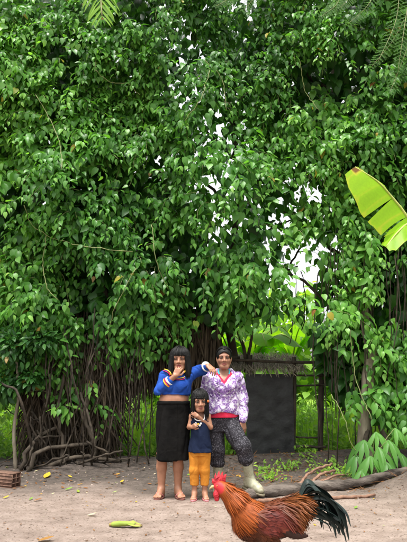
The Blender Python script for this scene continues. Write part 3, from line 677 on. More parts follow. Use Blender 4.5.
ORANGE = cloth('orange_cotton', (.46, .165, .02), (.58, .235, .035)); REDC = cloth('red_cotton', (.5, .018, .05), (.62, .035, .08)); WHITEC = cloth('white_trim', (.6, .6, .58), (.75, .75, .72)); YELLOWC = cloth('yellow_trim', (.65, .38, .03), (.75, .48, .05)); TURQ = cloth('turquoise_strap', (.03, .35, .45), (.05, .45, .55)); PINK = cloth('pink_sandal', (.4, .12, .14), (.55, .22, .22)); SOLE = cloth('brown_rubber', (.12, .05, .04), (.2, .09, .07), rough=.7)
m = N('purple_print'); v = m.coord(); n1 = m.noise(22, 4, v, .6, .5); n2 = m.noise(60, 3, v, .6, .4)
c = m.ramp(n1, [(.40, (.62, .58, .64)), (.48, (.36, .25, .45)), (.54, (.13, .055, .22)), (.63, (.30, .16, .40)), (.72, (.68, .66, .70))]); c = m.mix(m.ramp(n2, [(.52, (0, 0, 0)), (.58, (1, 1, 1))]), c, m.ramp(m.noise(9, 3, v), [(.4, (.70, .69, .72)), (.6, (.085, .045, .14))]))
m.bsdf(c, .85, .12, m.bump(m.noise(11, 3, v, .5, .6), .5, .02)); PRINT = m.m
m = N('speckled_trousers'); v = m.coord(); vo = m.n('ShaderNodeTexVoronoi'); vo.inputs['Scale'].default_value = 95; m.l(v, vo.inputs['Vector'])
c = m.mix(m.ramp(vo.outputs['Distance'], [(.22, (1, 1, 1)), (.36, (0, 0, 0))]), m.ramp(m.noise(10, 4, v), [(.3, (.012, .011, .014)), (.7, (.03, .028, .034))]), (.15, .145, .165))
m.bsdf(c, .85, .2, m.bump(m.noise(26, 4, v), .4, .01)); TROUS = m.m
m = N('muddy_rubber'); v = m.coord(); sp_ = m.n('ShaderNodeSeparateXYZ'); m.l(v, sp_.inputs[0])
c = m.ramp(m.noise(16, 6, v, .7), [(.3, (.20, .19, .12)), (.6, (.36, .36, .25)), (.8, (.42, .42, .32))]); c = m.mix(m.ramp(m.noise(7, 5, v, .7), [(.52, (0, 0, 0)), (.68, (1, 1, 1))]), c, (.17, .12, .08))
m.bsdf(c, .55, .4, m.bump(m.noise(30, 4, v), .3, .006)); RUBBER = m.m
EYEW = simple('eye_white', (.26, .22, .19), (.34, .3, .27), rough=.25, spec=.5, bump=0); EYED = simple('eye_iris', (.008, .005, .004), (.02, .012, .008), rough=.12, spec=.6, bump=0)

def uvs(c, r, nu=12, nv=8, rot=None):
    V, F = [], []
    for i in range(nv + 1):
        p = math.pi * i / nv
        for j in range(nu): a = 2 * math.pi * j / nu; V.append((math.sin(p) * math.cos(a), math.sin(p) * math.sin(a), math.cos(p)))
    for i in range(nv):
        for j in range(nu): F.append((i * nu + j, (i + 1) * nu + j, (i + 1) * nu + (j + 1) % nu, i * nu + (j + 1) % nu))
    V = np.array(V) * np.array(r)
    if rot is not None: V = V @ np.array(rot).T
    return V + np.array(c), F
def rotm(rx=0, ry=0, rz=0): return np.array(Matrix.Rotation(rz, 3, 'Z') @ Matrix.Rotation(ry, 3, 'Y') @ Matrix.Rotation(rx, 3, 'X'))
class Head:
    def __init__(s, c, size=1.0, rot=None, child=False): s.c = np.array(c, float); s.s = size; s.R = rotm() if rot is None else rot; s.child = child
    def p(s, x, y, z): return s.c + s.R @ (np.array([x, y, z]) * s.s)
    def sculpt(s, F):
        q, p, R_ = s.s, s.p, s.R; r = lambda *a: np.array(a) * q; ch = s.child
        F.ell(p(0, .012, .03), r(.072, .09, .083), .01 * q, rot=R_)
        F.ell(p(0, -.022, -.035), r(.058 if not ch else .061, .066, .072 if not ch else .064), .03 * q, rot=R_)
        F.cap(p(-.016, -.066, -.093 if not ch else -.084), p(.016, -.066, -.093 if not ch else -.084), .018 * q, .018 * q, .03 * q)
        for sg in (-1, 1):
            F.cap(p(sg * .058, 0, -.03), p(sg * .03, -.05, -.088 if not ch else -.078), .02 * q, .018 * q, .03 * q)      # jaw
            F.ell(p(sg * .037, -.056, -.026), r(.026, .024, .022), .02 * q, rot=R_)                                        # cheek
            F.ell(p(sg * .075, .014, -.004), r(.010, .019, .031), .008 * q, rot=R_)                                        # ear
        F.cap(p(-.04, -.068, .024), p(.04, -.068, .024), .013 * q, .013 * q, .02 * q)                                      # brow
        for sg in (-1, 1): F.ell(p(sg * .031, -.094, .003), r(.018, .016, .011), .012 * q, op='s', rot=R_)
        for sg in (-1, 1): F.ell(p(sg * .031, -.073, .003), r(.016, .013, .012), .004 * q, rot=R_)                         # lids
        F.cap(p(0, -.080, .012), p(0, -.100, -.026), .008 * q, .0115 * q, .012 * q)
        for sg in (-1, 1): F.ell(p(sg * .014, -.089, -.031), r(.0105, .011, .009), .008 * q, rot=R_)
        F.chain([p(-.026, -.073, -.0595), p(-.008, -.0865, -.054), p(.008, -.0865, -.054), p(.026, -.073, -.0595)], [.004 * q, .0065 * q, .0065 * q, .004 * q], .006 * q)
        F.chain([p(-.024, -.074, -.0625), p(0, -.0855, -.0685), p(.024, -.074, -.0625)], [.004 * q, .0075 * q, .004 * q], .006 * q)
        F.cap(p(-.024, -.088, -.0605), p(.024, -.088, -.0605), .0025 * q, .0025 * q, .004 * q, 's')
    def lips(s, V):
        L = (V - s.c) @ s.R / s.s
        d = ((L[:, 0]) / .027) ** 2 + ((L[:, 2] + .061) / .0135) ** 2; return np.where(L[:, 1] < -.055, sstep(1.15, .7, d), 0)
    def dark(s, V):
        L = (V - s.c) @ s.R / s.s; o = np.zeros(len(V))
        for sg in (-1, 1):
            o = np.maximum(o, .7 * sstep(1.3, .5, ((L[:, 0] - sg * .031) / .021) ** 2 + ((L[:, 2] - .004) / .013) ** 2)); o = np.maximum(o, .8 * sstep(1.2, .6, ((L[:, 0] - sg * .0085) / .006) ** 2 + ((L[:, 2] + .038) / .005) ** 2))
        return np.where(L[:, 1] < -.05, o, 0)
    def features(s, root, squint=1.0):
        for sg in (-1, 1):
            e = add('eye', *uvs(s.p(sg * .031, -.0795, .003), np.array((.0125, .0085, .0046 * squint)) * s.s, rot=s.R), EYEW, root, world=False)
            add('iris', *uvs(s.p(sg * .030, -.0865, .003), np.array((.0078, .0025, .0052 * squint)) * s.s, rot=s.R), EYED, e, world=False)
            add('eyebrow', *tube(spline([s.p(sg * .013, -.0835, .019), s.p(sg * .032, -.0835, .0255), s.p(sg * .05, -.071, .02)], 8), np.array([.0028, .0034, .0036, .0034, .003, .0026, .002, .001]) * s.s, 6), HAIR, root, world=False)
            add('eyelid_line', *tube(spline([s.p(sg * .016, -.0815, .005), s.p(sg * .031, -.0888, .0105 * squint ** .5), s.p(sg * .046, -.079, .005)], 8), .0016 * s.s, 5), HAIR, root, world=False)
def hand(F, wrist, d, palm, size=1.0, curl=.5, thumb=1, spread=.04):
    """palm and five bent fingers; d: wrist to knuckles, palm: the way the palm faces, thumb: which side"""
    w = np.array(wrist, float); d = unit(d); n = unit(np.array(palm, float) - d * np.dot(palm, d)); s_ = np.cross(d, n) * thumb; q = size
    for i, (L, r) in enumerate(((.068, .0088), (.076, .0092), (.071, .0088), (.054, .0076))):
        off = (1.5 - i) * .0195 * q; k0 = w + d * .012 * q + s_ * off * .7; k1 = w + d * (.085 - .006 * abs(i - 1)) * q + s_ * off
        F.cap(k0, k1, .0135 * q, .0105 * q, .010)
        a = curl * .55; p = k1; dd = unit(d + s_ * (1.5 - i) * spread)
        for seg, f in enumerate((.45, .32, .25)):
            v_ = unit(dd * math.cos(a) + n * math.sin(a)); e = p + v_ * L * f * q * 1.05; F.cap(p, e, r * q * (1 - .1 * seg), r * q * (.92 - .1 * seg), .003); p = e; a += curl * (.8, .6, .4)[seg]
    t0 = w + d * .022 * q + s_ * .026 * q + n * .006 * q; t1 = t0 + unit(d * .65 + s_ * .75 + n * .35) * .036 * q; t2 = t1 + unit(d * .95 + s_ * .25 + n * .4) * .03 * q; t3 = t2 + unit(d + n * .45 - s_ * .05) * .024 * q
    F.chain([t0, t1, t2, t3], [.0145 * q, .0115 * q, .0098 * q, .0078 * q], .006)
def foot(F, ankle, out, q=1.0, toes=True):
    a = np.array(ankle, float); g = a[2] - .075 * q; d = unit(np.array(out, float)); s_ = np.array([-d[1], d[0], 0])
    heel = np.array([a[0], a[1], g + .03 * q]) - d * .035 * q; ball = np.array([a[0], a[1], g + .022 * q]) + d * .115 * q
    F.cap(a, np.array([a[0], a[1], g + .04 * q]), .034 * q, .034 * q, .02); F.cap(heel, ball - s_ * .016 * q, .029 * q, .020 * q, .02); F.cap(heel, ball + s_ * .016 * q, .029 * q, .020 * q, .02); F.cap(a + d * .01, ball + (0, 0, .006), .034 * q, .018 * q, .03)
    for i in range(5 if toes else 0):
        o = (i - 2) * .0175 * q; F.cap(ball + s_ * o + d * .012 * q, ball + s_ * o + d * (.05 - .007 * abs(i - 1.2)) * q - (0, 0, .008 * q), .0105 * q, .0085 * q, .004)
    return ball, d, s_, g
def folds(V, F, amp, seed, freq=(18, 18, 7), mask=None):
    n = vnormals(V, F); w1, w2 = Wob(seed, 1.0), Wob(seed + 1, 2.4); P = V * np.array(freq)
    w = w1(P); a = amp * (.45 + .55 * w2(P * .5) - .75 * np.exp(-(w / .2) ** 2)); a = np.maximum(a, -.25 * amp)
    if mask is not None: a = a * mask(V)
    return V + n * a[:, None]
def hair_shell(h, front_open, length, fringe, sx=1.0, flare=.01, name='hair', root=None, back=None, lo=None, hi=None, strands=260, seed=0):
    """bob: solid cap and curtain with an open face, grooved, plus loose strands"""
    q = h.s; F = Field(lo, hi, .005); c = h.c
    F.ell(h.p(0, .012, .033), np.array((.087 * sx, .103, .094)) * q, .01, rot=h.R)
    z1 = c[2] + .03 * q; z0 = c[2] - length
    F.loft([(z0, c[0], c[1] + .018, .083 * sx * q + flare, .088 * q), (z0 + .03, c[0], c[1] + .016, .092 * sx * q + flare, .098 * q), (c[2] - .03, c[0], c[1] + .014, .092 * sx * q + flare * .4, .101 * q), (z1, c[0], c[1] + .012, .088 * sx * q, .102 * q)], .02)
    zf = c[2] + fringe * q; w = front_open * q
    F.cut(lambda x, y, z: np.maximum(np.maximum(np.abs(x - c[0]) - w - .012 * (z < c[2] - .05), y - (c[1] - .03 * q)), z - zf), .006)
    F.cut(lambda x, y, z: np.maximum(np.maximum(np.abs(x - c[0]) - .05 * q, y - (c[1] + .04)), z - (c[2] - .11 * q)), .01)
    V, Q = F.mesh(); n = vnormals(V, Q); ang = np.arctan2(V[:, 0] - c[0], -(V[:, 1] - c[1]))
    V = V + n * ((.0022 * np.sin(ang * 46 + 3 * np.sin(V[:, 2] * 9)) + .0018 * np.sin(ang * 83 + 1.3)) * sstep(.10 * q, .06 * q, V[:, 2] - c[2]))[:, None]
    o = add(name, V, Q, HAIR, root, world=False)
    g = np.random.default_rng(seed); mb = MB()
    for i in range(strands):
        a = g.uniform(-math.pi, math.pi); fr = abs(a) < .62
        ze = zf + g.uniform(-.008, .012) if fr else z0 + g.uniform(-.03, .03)
        pts = []
        for t in np.linspace(0, 1, 9):
            if t < .45: th = t / .45 * 1.5; rr = math.sin(th); zz = c[2] + .033 * q + .096 * q * math.cos(th)
            else: rr = 1.0; zz = c[2] + .04 * q + (ze - c[2] - .04 * q) * (t - .45) / .55
            fl = flare * max(0, (t - .5)) * 1.2
            pts.append((c[0] + math.sin(a) * rr * (.090 * sx * q + fl), c[1] + .013 - math.cos(a) * rr * .105 * q, zz))
        P = np.array(pts) + g.normal(0, .003, 3); mb.put(*tube(P, np.linspace(.0026, .0013, 9), 4, cap=False))
    mb.build('strands', HAIR, o, world=False)
    return o
def band(root, name, a, b, r, mat):
    a, b = np.array(a, float), np.array(b, float); add(name, *tube(spline([a, b], 4), np.array([r * .97, r, r, r * .97]), 18), mat, root, world=False)
def body(root, F, head, mat):
    V, Q = F.mesh(); add('body', V, Q, mat, root, world=False, attrs={'lip': head.lips(V), 'dark': head.dark(V)})
def garment(root, name, F, mat, amp=.004, seed=1, freq=(18, 18, 7), mask=None, kw=None):
    V, Q = F.mesh(); V = folds(V, Q, amp, seed, freq, mask); return add(name, V, Q, mat, root, world=False)
def sandal(root, info, q, mat, strapmat):
    ball, d, s_, g = info; mb = MB(); n = 22; a = np.linspace(0, 2 * np.pi, n, endpoint=False); c = ball - d * .055 * q
    lx = .128 * q * np.cos(a); wy = .045 * q * np.sin(a) * (1 + .15 * np.cos(a)); ring = c[None] + np.outer(lx, d) + np.outer(wy, s_)
    V = np.concatenate([np.c_[ring[:, :2], np.full(n, g - .014)], np.c_[ring[:, :2], np.full(n, g + .004)]]); F = [(i, (i + 1) % n, n + (i + 1) % n, n + i) for i in range(n)] + [tuple(range(n))[::-1], tuple(range(n, 2 * n))]
    so = add('sandal', V, F, mat, root, world=False)
    for sg in (-1, 1): add('strap', *tube(spline([ball + d * .018 * q + (0, 0, .014), ball - d * .01 * q + s_ * sg * .02 * q + (0, 0, .026 * q), ball - d * .055 * q + s_ * sg * .043 * q + (0, 0, -.012)], 9), .0055, 6), strapmat, so, world=False)

# ------------------------------------------------------------------ woman in the blue blouse
g_ = gnd(172.5, 497.5); W1 = thing('person', 'woman in blue blouse and black skirt with fringe, one hand at her mouth', 'person', (g_[0], g_[1], H(g_[0], g_[1]) + .014))
TOR1 = [(.70, 0, .0, .15, .125), (.86, 0, -.005, .16, .13), (.97, .005, -.02, .158, .135), (1.04, .012, -.015, .15, .128), (1.12, .022, -.01, .15, .125), (1.19, .035, .0, .148, .105), (1.245, .045, .01, .115, .075), (1.29, .05, .015, .05, .05)]
h1 = Head((.065, -.03, 1.405), 1.07, rotm(R(4), 0, R(-4)))
lo1, hi1 = (-.28, -.3, -.02), (.52, .2, 1.58)
F = Field(lo1, hi1, .0045); F.loft(TOR1, .01); F.cap((.05, .02, 1.24), (.062, -.005, 1.36), .048, .046, .03); h1.sculpt(F)
for x, xk, xf, o in ((-.10, -.115, -.118, (-.25, -1, 0)), (.075, .055, .055, (.35, -1, 0))):
    F.chain([(x * .8, .0, .76), (xk, -.01, .43), (xf, .02, .29), (xf, .02, .075)], [.085, .056, .054, .034], .02); F.ell((xf, .035, .30), (.046, .05, .09), .02)
    inf = foot(F, (xf, .02, .075), o, .93); sandal(W1, inf, .97, SOLE, PINK)
AR = [(-.085, .01, 1.225), (-.14, -.085, 1.075), (.022, -.168, 1.228)]; AL = [(.18, .015, 1.238), (.305, .04, 1.31), (.372, -.06, 1.335)]
F.chain(AR, [.048, .04, .026], .012); F.chain(AL, [.048, .04, .026], .012); F.cap((.04, .01, 1.22), AR[0], .055, .05, .03); F.cap((.06, .01, 1.22), AL[0], .055, .05, .03)
hand(F, AR[2], (.45, .14, .85), (.15, 1, .1), .95, 1.15, -1); hand(F, AL[2], (.42, -.55, -.42), (-.2, .55, -.75), .93, .75, 1)
body(W1, F, h1, SKIN1); h1.features(W1, .75)
F = Field((-.27, -.25, .98), (.44, .17, 1.34), .005); F.loft([r for r in TOR1 if r[0] > .9], .01, grow=.013); F.cap((.04, .01, 1.215), AR[0], .066, .062, .03); F.cap((.06, .01, 1.215), AL[0], .066, .062, .03)
F.ell((-.025, -.105, 1.125), (.066, .05, .06), .04); F.ell((.085, -.105, 1.125), (.066, .05, .06), .04)
cR = np.array(AR[1]) + .62 * (np.array(AR[2]) - AR[1]); cL = np.array(AL[1]) + .62 * (np.array(AL[2]) - AL[1])
F.chain([AR[0], AR[1], cR], [.064, .058, .047], .015); F.chain([AL[0], AL[1], cL], [.064, .058, .047], .015); 
F.cut(lambda x, y, z: z - 1.032 + .0 * x, .004); F.cut(lambda x, y, z: np.sqrt((x - .058) ** 2 + (y + .01) ** 2) - .07 + .7 * np.maximum(0, 1.275 - z), .004)
garment(W1, 'blouse', F, BLUE, .013, 5, (36, 36, 24))
dR = unit(np.array(AR[2]) - AR[1]); dL = unit(np.array(AL[2]) - AL[1])
band(W1, 'cuff_trim', cR - dR * .006, cR + dR * .012, .056, WHITEC); band(W1, 'cuff_trim', cR - dR * .034, cR - dR * .022, .062, YELLOWC); band(W1, 'cuff_trim', cR - dR * .022, cR - dR * .014, .061, REDC); band(W1, 'cuff_trim', cL - dL * .004, cL + dL * .010, .056, WHITEC)
def ribbon(root, name, pts, w, mat, th=.003): add(name, *tube(spline(pts, 14), w, 8, ell=.35), mat, root, world=False)
ribbon(W1, 'collar_trim', [(-.10, -.03, 1.298), (-.065, -.07, 1.288), (-.03, -.095, 1.262), (-.02, -.105, 1.238)], .011, YELLOWC); ribbon(W1, 'collar_trim', [(-.112, -.04, 1.284), (-.075, -.083, 1.272), (-.042, -.106, 1.25), (-.034, -.114, 1.23)], .007, REDC)
ribbon(W1, 'collar_trim', [(.0, -.13, 1.215), (.04, -.142, 1.203), (.09, -.138, 1.205), (.12, -.12, 1.216)], .011, YELLOWC); ribbon(W1, 'collar_trim', [(.0, -.138, 1.198), (.04, -.151, 1.186), (.09, -.147, 1.188), (.125, -.13, 1.2)], .007, REDC)
ribbon(W1, 'collar_trim', [(.15, -.03, 1.302), (.13, -.07, 1.29), (.115, -.1, 1.262)], .01, YELLOWC)
F = Field((-.23, -.2, .34), (.23, .2, .98), .005); F.loft([(.372, -.005, .0, .168, .135), (.5, -.004, .0, .173, .14), (.7, -.002, 0, .18, .145), (.82, 0, 0, .184, .147), (.92, 0, -.012, .172, .146), (.957, .003, -.018, .160, .138)], .0, e=2.3)
hemw = lambda V: .4 + .6 * sstep(.9, .5, V[:, 2])
garment(W1, 'skirt', F, BLACKC, .016, 15, (30, 30, 5.0), hemw)
F = Field((-.2, -.2, .925), (.2, .17, .975), .005); F.loft([(.93, 0, -.013, .176, .15), (.95, 0, -.016, .178, .152), (.966, .003, -.018, .168, .146)], 0, e=2.2); garment(W1, 'waistband', F, BLACKC, .003, 19)
hair_shell(h1, .055, .19, .034, 1.12, .024, 'hair', W1, lo=(-.12, -.2, 1.17), hi=(.25, .15, 1.56), seed=3, strands=800)

# ------------------------------------------------------------------ woman in the printed top
g_ = at(222.2, 493, 5.98); W2 = thing('person', 'woman in purple and white printed hooded top, one rubber boot on the log', 'person', (g_[0], 5.98, H(g_[0], 5.98)))
TOR2 = [(.68, .0, .01, .14, .115), (.80, .005, .01, .152, .12), (.92, .01, .0, .145, .112), (1.03, .016, -.005, .142, .112), (1.13, .02, -.005, .15, .115), (1.21, .022, .0, .145, .095), (1.262, .025, .01, .105, .066), (1.30, .028, .012, .05, .048)]
h2 = Head((.03, -.015, 1.438), 1.04, rotm(R(2), 0, 0))
F = Field((-.36, -.36, -.02), (.44, .2, 1.6), .0045); F.loft(TOR2, .01); F.cap((.026, .015, 1.25), (.03, .005, 1.38), .047, .046, .03); h2.sculpt(F)
BR = [(.185, .005, 1.225), (.24, .02, .985), (.228, -.08, .765)]; BL = [(-.14, .005, 1.225), (-.215, .03, 1.0), (-.20, -.09, .83)]
for A_ in (BR, BL): F.chain(A_, [.047, .039, .025], .012); F.cap((.022, .005, 1.22), A_[0], .052, .048, .03)
hand(F, BR[2], (.03, -.08, -1), (-.55, .8, 0), 1.0, .4, -1); hand(F, BL[2], (.2, -.3, -.8), (.5, -.6, 0), .9, .4, -1)
LS1 = [(-.065, .005, .74), (-.05, -.02, .42), (-.04, .01, .12)]; LS2 = [(.085, .0, .74), (.215, -.17, .50), (.275, -.10, .19)]
F.chain(LS1, [.085, .045, .03], .02); F.chain(LS2, [.085, .045, .03], .02); body(W2, F, h2, SKIN2); h2.features(W2, .85)
vneck = lambda z0, sl: (lambda x, y, z: np.maximum(-(z - z0 - sl * np.abs(x - .025)) / math.hypot(1, sl), y - .03))
F = Field((-.21, -.18, .77), (.25, .18, 1.34), .005); F.loft([r for r in TOR2 if r[0] > .77], .01, grow=.012); F.loft([(.79, .006, .006, .176, .144), (.86, .008, .004, .175, .143), (.93, .01, 0, .16, .13)], .02); F.cut(vneck(1.188, 1.35), .003); F.cut(lambda x, y, z: np.sqrt((x - .028) ** 2 + (y - .005) ** 2) - .062, .003); F.cut(lambda x, y, z: z - .803, .003)
garment(W2, 'undershirt', F, REDC, .002, 31)
F = Field((-.34, -.22, .74), (.33, .18, 1.34), .005); F.loft([(z, cx, cy, rx, ry) for z, cx, cy, rx, ry in TOR2 if z > .77], .01, grow=.022)
F.loft([(.835, .008, .005, .182, .15), (.88, .01, .0, .184, .15), (.94, .012, -.004, .172, .138), (1.02, .015, -.004, .16, .13)], .03)
for A_ in (BR, BL):
    F.cap((.022, .005, 1.215), A_[0], .064, .060, .03); A_ = [np.array(a) for a in A_]; F.chain([A_[0], A_[1], A_[1] + .92 * (A_[2] - A_[1])], [.062, .054, .039], .015)
F.ell((-.035, -.098, 1.135), (.062, .045, .058), .04); F.ell((.08, -.098, 1.135), (.062, .045, .058), .04)
F.cut(vneck(1.155, 1.15), .004); F.cut(lambda x, y, z: np.sqrt((x - .028) ** 2 + (y - .005) ** 2) - .085 + .1 * np.maximum(0, 1.3 - z), .004); F.cut(lambda x, y, z: np.where(np.abs(x) < .19, z - .838 - .02 * np.cos(x * 12), 1.0), .004)
garment(W2, 'hooded_top', F, PRINT, .013, 33, (32, 32, 24))
F = Field((-.16, -.1, 1.2), (.22, .17, 1.36), .005); F.chain([(-.075, -.01, 1.272), (-.04, .07, 1.292), (.03, .095, 1.292), (.1, .07, 1.292), (.13, -.01, 1.272)], [.026, .034, .036, .034, .026], .02); garment(W2, 'hood', F, PRINT, .006, 37, (24, 24, 24))
for sg in (-1, 1): ribbon(W2, 'neck_strap', [(.028 + sg * .055, .03, 1.318), (.028 + sg * .06, -.02, 1.292), (.028 + sg * .055, -.06, 1.262)], .008, TURQ)
F = Field((-.24, -.33, .28), (.42, .18, .90), .005); F.loft([(.66, .0, .005, .12, .11), (.74, .0, .01, .16, .128), (.82, .005, .01, .164, .132), (.865, .006, .008, .158, .126)], .03)
F.chain([(-.068, .005, .74), (-.055, -.02, .45), (-.045, -.01, .34)], [.098, .078, .072], .03); F.chain([(.09, -.01, .74), (.21, -.17, .51), (.243, -.15, .395)], [.1, .082, .078], .03); F.ell((-.045, -.01, .325), (.072, .072, .035), .02); F.ell((.248, -.15, .385), (.075, .078, .035), .02)
garment(W2, 'trousers', F, TROUS, .014, 41, (28, 28, 24))
def boot(root, top, ankle, toe_dir, tilt, seed, r=.052):
    top = np.array(top, float); a = np.array(ankle, float); d = unit(np.array(toe_dir, float)); s_ = unit(np.cross(d, (0, 0, 1))); up = np.cross(s_, d)
    F = Field(np.minimum(np.minimum(top, a - .14), a + d * .22 - .08), np.maximum(np.maximum(top, a + .14), a + d * .22 + .08) + .06, .005)
    F.cap(top, a + up * .02, r * 1.08, r * .86, .01); F.cap(a - d * .02 - up * .03, a + d * .13 - up * .045, r * .82, r * .72, .03); F.cap(a + d * .12 - up * .048, a + d * .165 - up * .052, r * .72, r * .6, .03); F.cap(a + up * .015, a + d * .09 - up * .03, r * .75, r * .6, .04)
    F.cut(lambda x, y, z: (x - a[0] + up[0] * .082) * up[0] + (y - a[1] + up[1] * .082) * up[1] + (z - a[2] + up[2] * .082) * up[2], .004)
    V, Q = F.mesh(); V = folds(V, Q, .004, seed, (12, 12, 22)); b_ = add('boot', V, Q, RUBBER, root, world=False)
    n = 26; t = np.linspace(0, 2 * np.pi, n, endpoint=False); c = a + d * .065 - up * .083; ring = c + np.outer(.15 * np.cos(t), d) + np.outer(.047 * np.sin(t) * (1 + .12 * np.cos(t)), s_)
    V = np.concatenate([ring - up * .013, ring + up * .006]); add('sole', V, [(i, (i + 1) % n, n + (i + 1) % n, n + i) for i in range(n)] + [tuple(range(n))[::-1], tuple(range(n, 2 * n))], simple('boot_sole_%d' % seed, (.10, .085, .05), (.2, .17, .11), 20), b_, world=False)
boot(W2, (-.045, -.005, .36), (-.04, .01, .097), (-.15, -1, 0), 0, 51); boot(W2, (.252, -.145, .385), (.285, -.105, .165), (.62, -.62, -.16), 0, 52)
# hair drawn back
F = Field((-.1, -.16, 1.3), (.16, .16, 1.58), .004); F.ell(h2.p(0, .014, .036), np.array((.085, .103, .096)) * h2.s, .01); F.ell(h2.p(0, .09, .0), (.05, .045, .06), .03)
c2 = h2.c; F.cut(lambda x, y, z: np.maximum(np.sqrt(((x - c2[0]) / .067) ** 2 + ((z - c2[2] + .045) / .108) ** 2) - 1, (y - (c2[1] - .012)) / .07) * .07, .006); F.cut(lambda x, y, z: np.maximum(z - (c2[2] - .03), y - (c2[1] + .03)), .006)
V, Q = F.mesh(); nn_ = vnormals(V, Q); ph = np.arctan2(V[:, 2] - c2[2], V[:, 0] - c2[0]); V += nn_ * (.0016 * np.sin(ph * 60 + 20 * V[:, 1]))[:, None]; hr2 = add('hair', V, Q, HAIR, W2, world=False); g = np.random.default_rng(77); mb = MB()
for i in range(420):
    sg = 1 if g.random() < .5 else -1; t0 = g.uniform(0, 1); y0 = -.09 + .15 * t0; pts = []
    for th in np.linspace(.02, g.uniform(1.25, 1.75), 9): k_ = math.sqrt(max(0, 1 - ((y0 + .05 * th) / .112) ** 2)); pts.append(h2.p(sg * .0845 * math.sin(th) * k_, .014 + y0 + .035 * th, .036 + .0945 * math.cos(th) * k_))
    mb.put(*tube(np.array(pts) + g.normal(0, .0015, 3), np.linspace(.002, .0012, 9), 4, cap=False))
mb.build('strands', HAIR, hr2, world=False)

# ------------------------------------------------------------------ child
g_ = gnd(199.6, 500); KID = thing('person', 'small child in navy vest and orange leggings between the two women', 'person', (g_[0], g_[1], H(g_[0], g_[1]) + .014))
TORK = [(.44, .005, .0, .085, .072), (.52, .005, -.005, .09, .08), (.62, .004, -.008, .086, .08), (.72, .003, -.002, .084, .07), (.79, .002, .002, .086, .062), (.835, .0, .004, .062, .046), (.87, 0, .004, .034, .034)]
hk = Head((.0, -.03, .962), .98, rotm(R(6), R(-4), R(6)), True)
F = Field((-.17, -.2, -.02), (.2, .14, 1.1), .004); F.loft(TORK, .01); F.cap((0, .005, .84), (0, -.01, .92), .031, .031, .02); hk.sculpt(F)
KR = [(.082, .0, .808), (.112, -.02, .70), (-.02, -.1, .815)]; KL = [(-.078, .0, .808), (-.108, -.01, .70), (-.078, -.095, .705)]
F.chain(KR, [.029, .025, .018], .01); F.chain(KL, [.029, .025, .018], .01); F.cap((0, .0, .808), KR[0], .036, .032, .02); F.cap((0, 0, .808), KL[0], .036, .032, .02)
hand(F, KR[2], (-.75, .1, .45), (.1, 1, 0), .62, 1.0, 1); hand(F, KL[2], (.4, -.45, .25), (.6, .4, .2), .62, 1.7, -1)
for sx_, o in ((-.052, (-.15, -1, 0)), (.052, (.2, -1, 0))):
    F.chain([(sx_ * .9, .0, .46), (sx_, -.008, .27), (sx_, .012, .06)], [.058, .04, .024], .015); inf = foot(F, (sx_, .012, .05), o, .64); sandal(KID, inf, .68, PINK, PINK)
body(KID, F, hk, SKIN3); hk.features(KID, 1.15)
F = Field((-.17, -.15, .42), (.17, .14, .9), .004); F.loft([(.455, .006, 0, .11, .098), (.55, .006, -.004, .097, .087)] + [r for r in TORK if .6 < r[0] < .86], .008, grow=.009)
F.cut(lambda x, y, z: np.maximum(np.abs(x) - .042, -(z - (.775 if True else 0))), .004) ; F.cut(lambda x, y, z: np.maximum(.07 - np.abs(x), -(z - .76)), .004)
garment(KID, 'vest', F, NAVY, .009, 61, (44, 44, 22))
ribbon(KID, 'vest_trim', [(-.046, -.05, .835), (-.05, -.078, .79), (-.03, -.088, .775), (.0, -.09, .77), (.03, -.088, .775), (.05, -.078, .79), (.046, -.05, .835)], .006, WHITEC)
for i, (x, z, c) in enumerate(((-.04, .742, WHITEC), (-.015, .735, YELLOWC), (.012, .74, WHITEC), (-.028, .725, PINK), (.0, .722, WHITEC))): add('printed_flower', *uvs((x, -.0905 + abs(x) * .1, z), (.012, .004, .011), 8, 5), c, KID, world=False)
add('hem_tag', *box((.085, -.052, .5), (.016, .004, .012), R(45)), WHITEC, KID, world=False)
F = Field((-.14, -.12, .1), (.14, .12, .55), .004); F.loft([(.42, .005, 0, .085, .08), (.47, .005, 0, .096, .084), (.52, .005, 0, .096, .086)], .02)
for sx_ in (-.052, .052): F.chain([(sx_ * .95, 0, .45), (sx_, -.006, .28), (sx_, .008, .135)], [.064, .049, .041], .02)
F.cut(lambda x, y, z: z - .128, .003); garment(KID, 'leggings', F, ORANGE, .005, 65, (40, 40, 26))
hair_shell(hk, .054, .15, .028, .98, .008, 'hair', KID, lo=(-.14, -.17, .78), hi=(.14, .13, 1.11), seed=8, strands=650)
add('hair_clip', *uvs(hk.p(.083, -.05, .0), (.012, .012, .014), 8, 6), simple('orange_clip', (.6, .12, .02), (.7, .2, .03)), KID, world=False)

# ================================================================== rooster
rb = np.array([.405, 3.6, 0.]); rb[2] = H(rb[0], rb[1])
ROO = thing('rooster', 'red-brown rooster with dark tail and red comb walking past in the foreground', 'rooster', rb)
PLUM = colmat('plumage', .5, .2, .25, 300, 0, .002, .4); TAILM = N('tail_feather'); TAILM.bsdf(TAILM.ramp(TAILM.noise(30, 4, TAILM.scalevec((1, 1, 1))), [(.3, (.006, .009, .009)), (.6, (.014, .026, .022)), (.85, (.04, .036, .03))]), .5, .3, TAILM.bump(TAILM.noise(200, 2), .3, .003)); TAILM = TAILM.m
COMBM = N('comb_flesh'); COMBM.bsdf(COMBM.ramp(COMBM.noise(40, 4), [(.3, (.36, .012, .02)), (.7, (.55, .03, .045))]), .5, .3, COMBM.bump(COMBM.noise(120, 4), 1.0, .008), sss=.15); COMBM = COMBM.m
HORN = simple('horn', (.35, .24, .1), (.5, .38, .18), 30, .4)
F = Field((-.42, -.16, .0), (.3, .16, .62), .0055)
